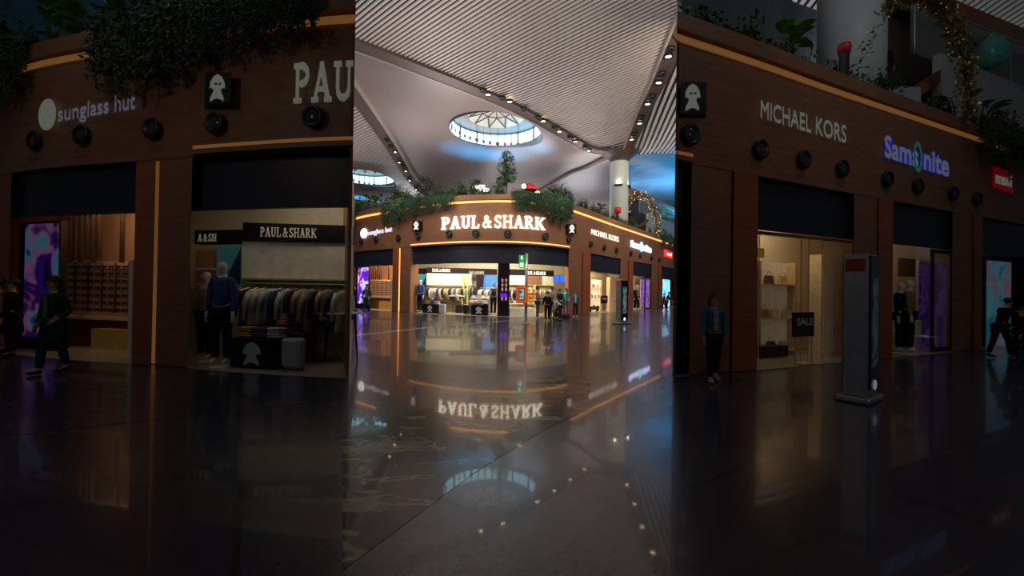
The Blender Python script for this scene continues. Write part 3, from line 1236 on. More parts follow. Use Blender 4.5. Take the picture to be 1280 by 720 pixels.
BD = {
    'long ceiling beam': [(604, 112, 0), (610, 116.5, 1), (628, 121.5, 0), (637, 125.5, 1), (655, 135.5, 0), (672.6, 146, 0), (679, 150, 1), (693.5, 159.5, 0), (699.5, 163, 1), (712.6, 171.5, 0), (719, 175.5, 1), (731.5, 183.5, 0), (736, 187, 1)],
    'right ceiling beam': [(838, 60, 0), (835.6, 68.7, 1), (827.6, 91, 0), (823.5, 101.6, 1), (815, 120, 0), (809.5, 128.4, 1), (802, 146, 0), (799.5, 152.7, 1), (792.5, 167, 0), (789.6, 173, 1)],
    'left ceiling beam': [(484, 174, 0), (489, 182, 0), (494, 189, 1), (499, 202, 1), (504, 207, 0), (507, 213, 1), (512, 225, 1), (520, 236, 1)],
}
for nm, pts in BD.items():
    cnt = [0, 0]
    for (x, y, lit) in pts:
        lab = '%s round downlight in the %s, %s from the near end' % ('glowing' if lit else 'unlit black', nm, ORD[cnt[lit]])
        cnt[lit] += 1
        downlight(x, y, lit, lab)

# column
mb = MB()
mb.lathe([(.92, 0), (.92, 15.3), (.97, 15.5)], (C1.x, C1.y, 0), 32)
co = struct(mb, 'column', M_COLW, True)
mb = MB()
mb.lathe([(.95, 15.0), (1.02, 15.3), (1.3, 15.5), (1.9, 15.95)], (C1.x, C1.y, 0), 32)
mb.f = mb.f[:-2]
struct(mb, 'column_capital', M_BEAM, True)


def sconce(c, r, ang, z, label, m, zl=.8):
    p = Vector((c.x + (r + .12) * math.cos(ang), c.y + (r + .12) * math.sin(ang)))
    root = empty('wall_light', (p.x, p.y, z), ang + PI / 2, label, 'wall light')
    b = MB()
    b.bevbox((0, 0, 0), (.8, .24, .2), .03)
    b.build('fixture', M_BLACK, root)
    g = MB()
    g.box((0, 0, .105), (.5, .07, .02))
    g.build('lens', m, root)
    return p


for ang, lab in ((math.radians(-108), 'black up-light on front of the round white column'), (math.radians(-20), 'black up-light on right flank of the round white column')):
    z = unproj(770, 237, (C1).length).z - .05
    p = sconce(C1, .92, ang, z, lab, M_LAMP)
    ld = bpy.data.lights.new('column_glow', 'POINT')
    ld.energy = 9
    ld.color = (1, .8, .55)
    ld.shadow_soft_size = .1
    lo = bpy.data.objects.new('column_glow', ld)
    lo.location = (p.x + .15 * math.cos(ang), p.y + .15 * math.sin(ang), z + .3)
    COL.objects.link(lo)


# ------------------------------------------------------------------ building shells
def area(loc, size, power, color, target=None, sy=None, name='lamp'):
    ld = bpy.data.lights.new(name, 'AREA')
    ld.energy = power
    ld.color = color
    ld.size = size
    if sy:
        ld.shape = 'RECTANGLE'
        ld.size_y = sy
    o = bpy.data.objects.new(name, ld)
    o.location = loc
    d = (Vector(target) - Vector(loc)) if target is not None else Vector((0, 0, -1))
    o.rotation_euler = d.to_track_quat('-Z', 'Y').to_euler()
    COL.objects.link(o)
    return o


def spot(loc, target, power, color, ang=60, blend=.9, size=.3, name='spot'):
    ld = bpy.data.lights.new(name, 'SPOT')
    ld.energy = power
    ld.color = color
    ld.spot_size = math.radians(ang)
    ld.spot_blend = blend
    ld.shadow_soft_size = size
    o = bpy.data.objects.new(name, ld)
    o.location = loc
    o.rotation_euler = (Vector(target) - Vector(loc)).to_track_quat('-Z', 'Y').to_euler()
    COL.objects.link(o)
    return o


PILLARS = [(434, 441, 0), (490.3, 498, 0), (499.5, 512.5, 0), (710.5, 727.3, 0), (727.3, 737, 1), (775, 784.8, 0), (784.8, 790.5, 1), (814, 822.5, 0), (822.5, 826, 1)]
SHUTTERS = [(441, 490.5), (512, 711), (736.8, 775.5), (790, 814.5), (825.8, 848)]
ROOMS = [(441, 490.5, (.80, .52, .34)), (512, 711, (.74, .67, .52)), (736.8, 775.5, (.8, .66, .46)), (790, 814.5, (.8, .68, .5)), (825.8, 848, (.5, .5, .6))]
ROOMP = {0: (420, (1, .66, .38)), 1: (780, (1, .86, .62)), 2: (420, (1, .80, .54)), 3: (330, (1, .8, .54)), 4: (80, (.6, .7, 1))}
M_ROOM = [mat('shop_wall_%s' % n, c, .7, var=.04) for n, c in zip(('tan', 'cream', 'ivory', 'sand', 'mauve'), [r[2] for r in ROOMS])]


def shell(B):
    zt, zb = B.ztop, B.zbot
    mb = MB()
    B.band(mb, B.a, B.b, zb, zt + .02, 0, .45)
    struct(mb, 'wall_fascia_' + B.key, M_WOOD)
    mb = MB()
    B.band(mb, B.a, B.b, zt + .02, zt + .36, -.16, 1.2 if B is MAIN else .6)
    struct(mb, 'trim_cornice_' + B.key, M_WOOD)
    # roof, with planting bed
    mb = MB()
    B.band(mb, B.a, B.b, zt - .25, zt - .02, .4, 1.6)
    P = [B.xy(B.a + (B.b - B.a) * i / 30, 1.6) for i in range(31)]
    back = 22 if B is MAIN else 7
    Q = [B.xy(B.a + (B.b - B.a) * i / 30, back) for i in range(31)]
    m = 31
    mb.add([(p.x, p.y, zt - .02) for p in P] + [(q.x, q.y, zt - .02) for q in Q], [(i, i + 1, m + i + 1, m + i) for i in range(30)])
    struct(mb, 'roof_' + B.key, M_SOIL)
    led = M_LED if B is MAIN else M_LEDLOW
    mb = MB()
    B.band(mb, B.a, B.b, zt - .17, zt - .04, -.06, -.002)
    tag(mb.build('light_strip', led), 'amber light strip under the cornice of the ' + B.where, 'light strip')
    r = B.clip(512.5, 711)
    mb = MB()
    a, b = r
    B.band(mb, a, b, zb + .13, zb + .21, -.03, -.002)
    tag(mb.build('light_strip', led), 'thin amber light strip along the fascia foot of the ' + B.where, 'light strip')
    mb = MB()
    B.band(mb, a, b, zb + .02, zb + .12, -.09, -.002)
    struct(mb, 'trim_lower_' + B.key, M_WOOD)
    for (a, b, red) in PILLARS:
        r = B.clip(a, b)
        if not r:
            continue
        mb = MB()
        pr = -.06 if red else .02
        B.band(mb, r[0], r[1], .012, zb + .01, pr, 1.0 if red else .9, 4)
        struct(mb, 'pillar_' + B.key, M_WOODR if red or r[0] == 490.3 or r[0] < 441 else M_WOOD)
    if B.has(499):
        mb = MB()
        B.band(mb, 497.9, 499.6, .012, zb + .01, .22, .9, 4)
        struct(mb, 'pillar_gap_' + B.key, M_WOOD)
        mb = MB()
        B.band(mb, 498.05, 499.5, .02, zb, .16, .21, 4)
        tag(mb.build('light_strip', led), 'upright amber light strip set between pillars of the ' + B.where, 'light strip')
    for i, (a, b) in enumerate(SHUTTERS):
        r = B.clip(a, b)
        if not r:
            continue
        mb = MB()
        B.band(mb, r[0], r[1], B.Z(3.62 if i < 2 else 3.5), zb + .02, .28, .42)
        struct(mb, 'trim_shutter_box_' + B.key, M_SHUT)
    # rooms
    for i, (a, b, c) in enumerate(ROOMS):
        r = B.clip(a, b)
        if not r:
            continue
        a, b = r
        D = 7.5 if B is MAIN else 3.4
        fl = 3 if B is MAIN else 1.
        a2, b2 = a - fl, b + fl
        if i == 1 and B is RIGHT:
            a2 = a + .4
        n = max(2, int((b - a) / 12))
        ps = [a2 + (b2 - a2) * k / n for k in range(n + 1)]
        fr = [B.on(a + (b - a) * k / n, .46) for k in range(n + 1)]
        bk = [B.xy(p, D) for p in ps]
        zc = B.Z(4.55)
        mb = MB()
        mb.add([(*q, 0.01) for q in bk] + [(*q, zc) for q in bk], [(k + 1, k, n + 1 + k, n + 2 + k)[::-1] for k in range(n)])
        struct(mb, 'wall_back_' + B.key, M_ROOM[i])
        mb = MB()
        mb.add([(*fr[0], .01), (*bk[0], .01), (*bk[0], zc), (*fr[0], zc)], [(0, 1, 2, 3)])
        mb.add([(*fr[-1], .01), (*bk[-1], .01), (*bk[-1], zc), (*fr[-1], zc)], [(3, 2, 1, 0)])
        struct(mb, 'wall_side_' + B.key, M_ROOM[i])
        mb = MB()
        mb.add([(*q, zc) for q in fr] + [(*q, zc) for q in bk], [(k, k + 1, n + 2 + k, n + 1 + k)[::-1] for k in range(n)])
        struct(mb, 'ceiling_shop_' + B.key, M_WHITE)
        # shop floor, pale
        mb = MB()
        mb.add([(*B.on(a + (b - a) * k / n, -.1), .006) for k in range(n + 1)] + [(*q, .006) for q in bk], [(k, k + 1, n + 2 + k, n + 1 + k) for k in range(n)])
        struct(mb, 'floor_shop_' + B.key, mat('shop_floor_pale', (.42, .36, .28), .22, var=.06))
        pw, colr = ROOMP[i]
        k2 = 3 if i == 1 and B is MAIN else (2 if i == 1 and B is LEFT else 1)
        frac = (b - a) / (ROOMS[i][1] - ROOMS[i][0])
        for q in range(k2):
            px = a + (b - a) * (q + .5) / k2
            p = B.xy(px, .75)
            nn_ = B.nrm(px)
            p = B.xy(px) + nn_ * .95
            wdt = (B.xy(a, .6) - B.xy(b, .6)).length / k2 * .75
            area((p.x, p.y, zc - .16), max(.4, wdt), pw * frac / k2 * (1 if B is MAIN else .06), colr, (p.x + nn_.x * 3, p.y + nn_.y * 3, zc - 2.2), sy=.25, name='shop_light')
    # outer end walls
    for px, nm in ((B.a, 'west'), (B.b, 'east')):
        A = B.on(px, .0)
        sgn = -1 if nm == 'west' else 1
        if B is not MAIN:
            sgn = -sgn
        Bk = B.xy(px, 24 if B is MAIN else 8) + Vector((sgn * .4, 0))
        t = (Bk - A).normalized()
        nn = Vector((-t.y, t.x)) * (.05 * (-1 if nm == 'east' else 1) * -1)
        mb = MB()
        mb.prism([A, Bk, Bk + nn, A + nn], .01, zt)
        struct(mb, 'wall_%s_%s' % (nm, B.key), M_WOOD)


for B in BL:
    shell(B)

# ------------------------------------------------------------------ signs and fascia spotlights
for B in BL:
    big = B is MAIN
    ms = M_SIGN if big else M_SIGNLOW
    W = B.where
    if B.has(452):
        root = empty('shop_sign', (0, 0, 0), 0, 'white disc and sunglass hut lettering on the ' + W, 'sign')
        mv = glow('sign_lilac', (.86, .78, 1.), .9, (.3, .3, .3)) if big else glow('sign_lilac_dimmed', (.75, .75, 1.), .075, (.35, .33, .4))
        sign(B, text_geo('sunglass hut', .0), on_front(B, 458.8, 288.6, 296.2, 489.3, 282.8, 291.3), mv, .02, .10, 'lettering', None, root)
        disc = ([(.5 + .5 * math.cos(2 * PI * k / 24), .5 + .5 * math.sin(2 * PI * k / 24)) for k in range(24)], [tuple(range(24))])
        sign(B, disc, on_front(B, 451, 286.2, 298, 458, 285.2, 297.2), mat('sign_disc', (.9, .9, .85), .5, emis=(1, 1, .95), es=2.6) if big else M_SIGNLOW, .02, .12, 'disc', None, root)
    for (px, yb0, yb1, side) in ((522, 276.5, 288.8, 'left'), (710.8, 280.2, 292.5, 'right')):
        if not B.has(px - 5) and not B.has(px):
            continue
        root = empty('emblem_sign', (0, 0, 0), 0, 'dark box with white emblem, %s of the serif sign on the %s' % (side, W) if big else 'dark box with white emblem on the ' + W, 'sign')
        a, b = px - 5.2, px + 5.2
        a = max(a, B.a + .3)
        bx = ([(0, 0), (1, 0), (1, 1), (0, 1)], [(0, 1, 2, 3)])
        sign(B, bx, on_front(B, a, yb0, yb1, b, yb0, yb1), M_BLACK, .0, .22, 'box', None, root)
        sign(B, EMBG, on_front(B, max(px - 4.2, a + .3), yb0 + .8, yb1 - .8, px + 3.6, yb0 + .8, yb1 - .8), ms, .225, .24, 'emblem', None, root)
        eyes = MB()
        for u in (.36, .56):
            e = ([(u, .6), (u + .14, .62), (u + .13, .68), (u, .66)], [(0, 1, 2, 3)])
            V, Fc = solidify(e[0], e[1], on_front(B, px - 4.2, yb0 + .8, yb1 - .8, px + 3.6, yb0 + .8, yb1 - .8), .242, .25)
            eyes.add(V, Fc)
        eyes.build('emblem_eyes', M_BLACK, root)
    if big:
        sign(B, serif_geo('PAUL & SHARK'), on_front(B, 551, 272.2, 287.4, 679.5, 272.8, 288), M_SIGNBIG, .03, .16, 'shop_sign', 'large glowing white serif PAUL & SHARK lettering on curved fascia')
    elif B is LEFT:
        sign(B, serif_geo('PAU'), on_front(B, 551.6, 272.4, 287.2, 576, 271.2, 286.2), ms, .03, .16, 'shop_sign', 'large unlit white serif letters PAU on dim left fascia')  # these letters carry a faint glow in their material
    if B.has(750):
        sign(B, text_geo('MICHAEL KORS', .0), on_front(B, 737.6, 286, 292.8, 771.6, 296, 302.8), ms, .02, .1, 'shop_sign', 'white MICHAEL KORS lettering on the ' + W)
        root = empty('shop_sign', (0, 0, 0), 0, 'blue-haloed white Samsonite lettering on the ' + W, 'sign')
        tg = text_geo('Sams nite', .02)
        f2 = on_front(B, 786.8, 299.6, 308.4, 812.5, 307.6, 316.4)
        sign(B, tg, f2, glow('sign_bluewhite', (.65, .8, 1), 2.6) if big else glow('sign_bluewhite_dimmed', (.45, .6, .75), .10, (.3, .35, .4)), .05, .12, 'lettering', None, root)
        sign(B, text_geo('Sams nite', .09), f2, glow('sign_blue', (.04, .05, 1), 4.5) if big else glow('sign_blue_dimmed', (.06, .04, .9), .17, (.02, .02, .1)), .02, .048, 'halo', None, root)
        o1 = stroke(arc(.5, .5, .28, .55, 0, 360, 18), .14)
        f3 = on_front(B, 797.6, 302.8, 312.4, 802.6, 304.6, 314.2)
        sign(B, o1, f3, glow('sign_aqua', (.2, .9, .9), 2.2) if big else glow('sign_aqua_dimmed', (.15, .6, .6), .06, (.1, .3, .3)), .05, .14, 'ring_letter', None, root)
        root = empty('shop_sign', (0, 0, 0), 0, 'square red sign with white mavi lettering on the ' + W, 'sign')
        bx = ([(0, 0), (1, 0), (1, 1), (0, 1)], [(0, 1, 2, 3)])
        sign(B, bx, on_front(B, 829.8, 312, 320.2, 838, 315, 323.2), glow('sign_red', (1, .02, .02), 1.6, (.6, .02, .02)) if big else glow('sign_red_dimmed', (.8, .01, .02), .06, (.35, .01, .01)), .0, .16, 'box', None, root)
        sign(B, text_geo('mavi', .05), on_front(B, 831, 314.6, 319, 837.4, 316.2, 320.6), ms, .165, .19, 'lettering', None, root)

SPK = [(451.5, 302), (470, 299.8), (497.8, 297.4), (522.5, 295.2), (561, 292.6), (594, 291.8), (633.5, 292.3), (680, 295.4), (709, 299.6), (736.6, 305.4), (753.7, 309.4), (769, 312.9), (787, 317), (799, 319.8), (813, 322.8), (822.6, 325)]
lamp0 = None
for B in BL:
    k = 0
    for px, py in SPK:
        if not B.has(px):
            continue
        p = B.on(px, 0)
        z = B.zz(px, py)
        n = B.nrm(px)
        lab = 'round black fascia spotlight, %s from the left on the %s' % (ORD[k], B.where)
        if lamp0 is None:
            lamp0 = empty('fascia_spotlight')
            R90 = Matrix.Rotation(PI / 2, 3, 'X')
            h = MB()
            h.lathe([(.10, .0), (.12, .05), (.25, .07), (.28, .14), (.28, .24), (.25, .28), (.21, .28), (.19, .2)], (0, 0, 0), 20, R90)
            h.build('housing', M_BLACK, lamp0, True)
            l = MB()
            l.lathe([(.18, .18), (.16, .21), (.08, .24), (.01, .25)], (0, 0, 0), 16, R90)
            l.build('lens', mat('lens_dark', (.05, .05, .06), .15), lamp0, True)
            L0 = lamp0
        else:
            L0 = copy_tree(lamp0)
        L0.location = (p.x, p.y, z)
        L0.rotation_euler = (0, 0, B.rz(px))
        L0.scale = (.92, .55, .92) if B is MAIN else (.8, .5, .8)
        tag(L0, lab, 'spotlight', 'round black spotlights along the fascias')
        k += 1

# ------------------------------------------------------------------ planting
gi = {}


def pl_add(B, kind, px, off, z, s, var=0, sz=None, extra=''):
    nm = {'shrub': 'leafy_shrub', 'trailing': 'trailing_plant', 'broadleaf': 'broad_leaved_plant', 'topiary': 'round_topiary', 'tree': 'small_tree'}[kind]
    key = (B.key, kind)
    gi[key] = gi.get(key, 0) + 1
    word = {'shrub': 'upright leafy shrub', 'trailing': 'dark trailing plant spilling over the cornice', 'broadleaf': 'bright broad-leaved plant', 'topiary': 'ball-shaped topiary', 'tree': 'small leafy tree'}[kind]
    lab = '%s, %s from the left on the %s roof' % (word, ORD[gi[key] - 1], {'central': 'bright central', 'left': 'near left', 'right': 'near right'}[B.key])
    p = B.xy(px, off) if kind != 'trailing' else B.on(px, -.12)
    return plant(kind, p, z, s, B.rz(px) if kind == 'trailing' else RND.uniform(0, 6), lab, '%s plants on the %s roof' % (kind, B.key), nm, var, sz)


for B in BL:
    zt = B.ztop + .3
    wing = B is not MAIN
    tr = [(436, 1.), (441, 1.15), (445, .9)] + [(488 + 6.2 * i, (1.25, 1.1, 1.25, 1., .9, .95, .8, .85, .75, .8, .7, .75, .7)[i]) for i in range(13)]
    tr += [(644, .7), (650, .95), (656, .8), (663, .75), (670, .85), (677, 1.), (684, 1.1), (690, 1.25), (696, 1.35), (701, 1.2), (704.5, 1.0)]
    tr += [(826, 1.0), (832, 1.25), (838, 1.1)]
    for i, (px, s) in enumerate(tr):
        if B.has(px) and not (B is LEFT and px > 562) and not (B is RIGHT and px < 720):
            pl_add(B, 'trailing', px, 0, zt, s, i % 3)
    sh = [(437, 1.2), (443, 1.3)] + [(478, .9)] + [(490, 1.3), (494, 1.75), (499, 1.6), (504, 1.35), (510, 1.2), (516, .9), (522, 1.0), (530, 1.0), (538, 1.2), (544, 1.1), (552, .9), (558, 1.25), (564, 1.0), (573, 1.45), (580, 1.0), (589, 1.3), (600, .9), (609, 1.1), (620, 1.0), (627, 1.1)]
    sh += [(643, 1.), (650, .8), (657, .7), (664, .8), (672, .9), (680, .9), (687, 1.2), (692, 1.5), (697, 1.6), (701, 1.2), (706, 1.35), (713, 1.3), (719, .8), (724, .9), (731, 1.1), (739, 1.2), (746, .9), (754, .8), (763, .8), (768, 1.0), (773, .9), (779, .9), (785, 1.0), (790, 1.1), (796, .9), (804, .8), (812, .9), (822, 1.0), (830, 1.3), (836, 1.2), (842, .9)]
    for i, (px, s) in enumerate(sh):
        if B.has(px) and not (B is LEFT and px > 568) and not (B is RIGHT and px < 712):
            pl_add(B, 'shrub', px, .9 + .5 * (i % 3) * (1 if B is MAIN else .5), zt - .1, s * (.95 if not wing else 1.0), i % 4)
    for i, (px, s) in enumerate([(440, 1.2), (456, 1.35), (462, .9), (471, .85), (476, 1.1), (483, .7), (689, 1.0), (747, 1.0), (816, 1.15), (824, .9), (840, .8)]):
        if B.has(px):
            pl_add(B, 'broadleaf', px, .8, zt - .1, s, i % 3)
    if B is MAIN:
        pl_add(B, 'topiary', 528.5, 1.3, zt, 1.45, 0, .9)
        pl_add(B, 'tree', 631, 1.6, zt, 1.0, 0, .98)
        pl_add(B, 'topiary', 594, 1.3, zt, 1.0, 0, .9)


# ------------------------------------------------------------------ roof-top lounge (right) and other roof things
def upper_right(B):
    big = B is MAIN
    W = B.where
    o = 6. if big else 2.2
    mb = MB()
    B.wallz(mb, 809, o, 852, o - (1 if big else .2), B.ztop - .1, B.zz(826, 273.5, o), .25)
    struct(mb, 'wall_upper_' + B.key, M_WALLW)
    # sloped stair cheek
    root = empty('stair_cheek', (0, 0, 0), 0, 'brown sloping stair side panel above the ' + W, 'stair panel')
    A, C = B.xy(793, o), B.xy(809, o)
    n = Vector((0, .3))
    z0, z1, zt = B.zz(793, 284, o), B.zz(809, 273, o), .0
    mb = MB()
    hgt = .45
    mb.add([(*A, z0 - hgt), (*C, z1 - hgt), (*C, z1), (*A, z0), (*(A + n), z0 - hgt), (*(C + n), z1 - hgt), (*(C + n), z1), (*(A + n), z0)],
           [(0, 1, 2, 3), (7, 6, 5, 4), (3, 2, 6, 7), (0, 4, 5, 1), (0, 3, 7, 4), (1, 5, 6, 2)])
    mb.build('panel', M_WOODR, root)
    # balcony glass and rail
    root = empty('glass_balustrade', (0, 0, 0), 0, 'glass balustrade with metal rail above the ' + W, 'balustrade')
    mb = MB()
    zg0, zg1 = B.zz(826, 273.4, o), B.zz(826, 256, o)
    B.wallz(mb, 797, o + .4, 852, o - .4, zg0 - .2, zg1, .02)
    g = mat('balcony_glass', (.55, .65, .62), .1, alpha=.22)
    mb.build('glass_panel', g, root)
    mb = MB()
    A, C = B.xy(797, o + .4), B.xy(852, o - .4)
    mb.tube([(*A, zg1), (*C, zg1)], .035, 8)
    for u in (0.02, .35, .68, .98):
        q = A.lerp(C, u)
        mb.tube([(*q, zg0 - .25), (*q, zg1)], .025, 6)
    mb.build('rail', M_STEEL, root)
    # orange soffit bands and lounge back wall
    ob = o + (4 if big else 1.2)
    mb = MB()
    B.wallz(mb, 783, ob, 856, ob - 1, B.zz(815, 258, ob), B.zz(815, 247, ob), .5)
    struct(mb, 'trim_soffit_' + B.key, mat('orange_soffit', (.42, .15, .06), .5))
    mb = MB()
    B.wallz(mb, 783, ob - .05, 856, ob - 1.05, B.zz(815, 259.2, ob), B.zz(815, 257.4, ob), .1)
    struct(mb, 'trim_soffit_edge_' + B.key, M_BLACK)
    mb = MB()
    B.wallz(mb, 783, ob + .5, 856, ob - .4, B.ztop, B.zz(815, 258, ob), .3)
    struct(mb, 'wall_lounge_' + B.key, mat('lounge_brown', (.13, .085, .055), .6))
    # aqua lamp vase
    p = B.xy(829, o - .2)
    z = B.zz(829, 272.6, o - .2)
    v = MB()
    hh = B.zz(829, 259, o) - B.zz(829, 272.5, o)
    v.lathe([(.04, 0), (.22 * hh, .03 * hh), (.34 * hh, .25 * hh), (.36 * hh, .5 * hh), (.26 * hh, .78 * hh), (.12 * hh, .9 * hh), (.1 * hh, hh), (.03, hh)], (p.x, p.y, z + .02), 20)
    tag(v.build('ceramic_vase', mat('aqua_ceramic', (.12, .5, .42), .25), smooth=True), 'aqua egg-shaped vase on the lounge ledge above the ' + W, 'vase')
    # garland arch
    oo = o - 2.2 if big else .9
    dm_ = B.d(797) + oo
    A, C = B.xy(775.5, dm_ - B.d(775.5)), B.xy(820, dm_ - B.d(820))
    zb, ztp = B.ztop + .1, B.zz(797, 243, oo)
    root = empty('garland_arch', (*A.lerp(C, .5), zb), 0, 'golden fairy-light garland arch above the ' + W, 'arch')
    mid = A.lerp(C, .5)
    r = random.Random(5)
    pts = []
    for k in range(25):
        a = PI * k / 24
        q = mid - (C - A) / 2 * math.cos(a)
        zz = (ztp - zb) * (math.sin(a) ** .75)
        pts.append(Vector((q.x - mid.x, q.y - mid.y, zz)))
    mb = MB()
    mb.tube(pts, .06, 6)
    mb.build('frame', M_BARK, root)
    lf, bu = MB(), MB()
    rad = .5 if big else .3
    for k in range(2600):
        t = r.random() * 23.99
        i = int(t)
        q = pts[i].lerp(pts[i + 1], t - i) + rv(r) * rad * r.uniform(.5, 1)
        leafquad(lf, q, rv(r), Vector((0, 0, 1)), .16, .08)
    for k in range(90):
        t = r.random() * 23.99
        i = int(t)
        q = pts[i].lerp(pts[i + 1], t - i) + rv(r) * rad * 1.05
        bu.ball(q, .035 if big else .02, 6)
    lf.build('foliage', mat('garland_leaf', (.26, .19, .06), .6, var=.5, scale=2), root)
    tag(bu.build('fairy_lights', M_BULB if big else M_BULBLOW, root), 'tiny golden fairy lights', kind='stuff')
    # red flower pot
    orp = .9 if big else .7
    p = B.xy(770.5, orp)
    z = B.zz(770.5, 262, orp)
    rb = MB()
    kk = 1 if big else .5
    rb.lathe([(.05 * kk, 0), (.3 * kk, .04 * kk), (.34 * kk, .35 * kk), (.3 * kk, .55 * kk), (.05 * kk, .6 * kk)], (0, 0, 0), 14)
    s = rb.build('red_planter', mat('red_gloss', (.65, .03, .03), .4), None, True, (p.x, p.y, z - .35))
    tag(s, 'small bright red planter beside the column above the ' + W, 'planter')
    st = MB()
    st.lathe([(.12, 0), (.12, z - .35 - B.ztop)], (0, 0, 0), 10)
    st.build('planter_stand', M_BLACK, s, False, (0, 0, -(z - .35 - B.ztop)))
    # person on the terrace
    p = B.xy(786.5, oo + .7)
    zh = B.zz(786.5, 262.5, oo + .7)
    figure((p.x, p.y, zh - 1.68), PI * .9, 1.68, 'person in black behind the garland on the terrace above the ' + W, (.012, .012, .014), (.02, .02, .025))
    if zh - 1.68 > B.ztop + .02:
        mb = MB()
        mb.box((p.x, p.y, (zh - 1.68 + B.ztop) / 2), (1.2, 1.2, zh - 1.68 - B.ztop - .01))
        struct(mb, 'floor_terrace_' + B.key, M_GREYW)


for B in (MAIN, RIGHT):
    upper_right(B)
# added walls giving the dim ceiling tone behind the near roofs
mb = MB()
LEFT.wallz(mb, 430, 4.2, 571, 4.6, 6.6, 12.5, .2)
struct(mb, 'wall_upper_left', mat('blue_glass_wall', (.05, .22, .34), .25, var=.4, scale=.6))
mb = MB()
RIGHT.wallz(mb, 705.6, 5.6, 852, 7., 6.6, 13.0, .2)
struct(mb, 'wall_upper_right', mat('teal_grey_wall', (.07, .10, .11), .4))
mb = MB()
pc = RIGHT.xy(773, 2.8)
mb.lathe([(.93, 6.8), (.93, 13)], (pc.x, pc.y, 0), 28)
struct(mb, 'column_near_right', M_COLW, True)

# globe lamps, red parasol and pale lights on the central roof
for i, (px, py, off, r_) in enumerate([(652.8, 232.5, 2.2, .17), (670, 241.8, 1.2, .2), (684.6, 247, .9, .1), (597.5, 236.5, 2.2, .12)]):
    p = MAIN.xy(px, off)
    z = MAIN.zz(px, py, off)
    root = empty('globe_lamp', (p.x, p.y, MAIN.ztop), 0, ['warm globe lamp beside the red parasol on the roof', 'larger warm globe lamp above the letter R on the roof', 'tiny warm globe lamp among right trailing plants', 'tiny warm lamp left of the roof tree'][i], 'lamp')
    g = MB()
    g.ball((0, 0, z - MAIN.ztop), r_, 14)
    g.build('globe', M_GLOBE, root, True)
    g = MB()
    g.tube([(0, 0, 0), (0, 0, z - MAIN.ztop - r_)], .025, 6)
    g.build('pole', M_BLACK, root)
p = MAIN.xy(660.5, 3.2)
z = MAIN.zz(660.5, 233, 3.2)
root = empty('parasol', (p.x, p.y, MAIN.ztop), 0, 'red parasol on the roof right of the small tree', 'parasol')
g = MB()
g.lathe([(.62, z - MAIN.ztop - .28), (.5, z - MAIN.ztop - .02), (.25, z - MAIN.ztop + .2), (.03, z - MAIN.ztop + .28)], (0, 0, 0), 10)
g.build('canopy', mat('red_cloth', (.7, .04, .04), .7), root)
g = MB()
g.tube([(0, 0, 0), (0, 0, z - MAIN.ztop + .2)], .03, 6)
g.build('pole', M_STEEL, root)
for i, px in enumerate((592, 600, 606)):
    p = MAIN.xy(px, 4.5)
    z = MAIN.zz(px, (234, 233, 237)[i], 4.5)
    root = empty('roof_lantern', (p.x, p.y, MAIN.ztop), 0, '%s pale lit lantern behind shrubs left of the small tree' % ORD[i], 'lantern')
    g = MB()
    g.bevbox((0, 0, z - MAIN.ztop), (.5, .4, .22), .05)
    g.build('lamp_box', glow('lantern_white', (.8, .95, 1), 2.2), root)
    g = MB()
    g.tube([(0, 0, 0), (0, 0, z - MAIN.ztop - .1)], .03, 6)
    g.build('pole', M_BLACK, root)


# ------------------------------------------------------------------ shop contents
def thing_mesh(mb, name, m, label, cat, group=None, smooth=False):
    return tag(mb.build(name, m, smooth=smooth), label, cat, group)


M_SCR = {}


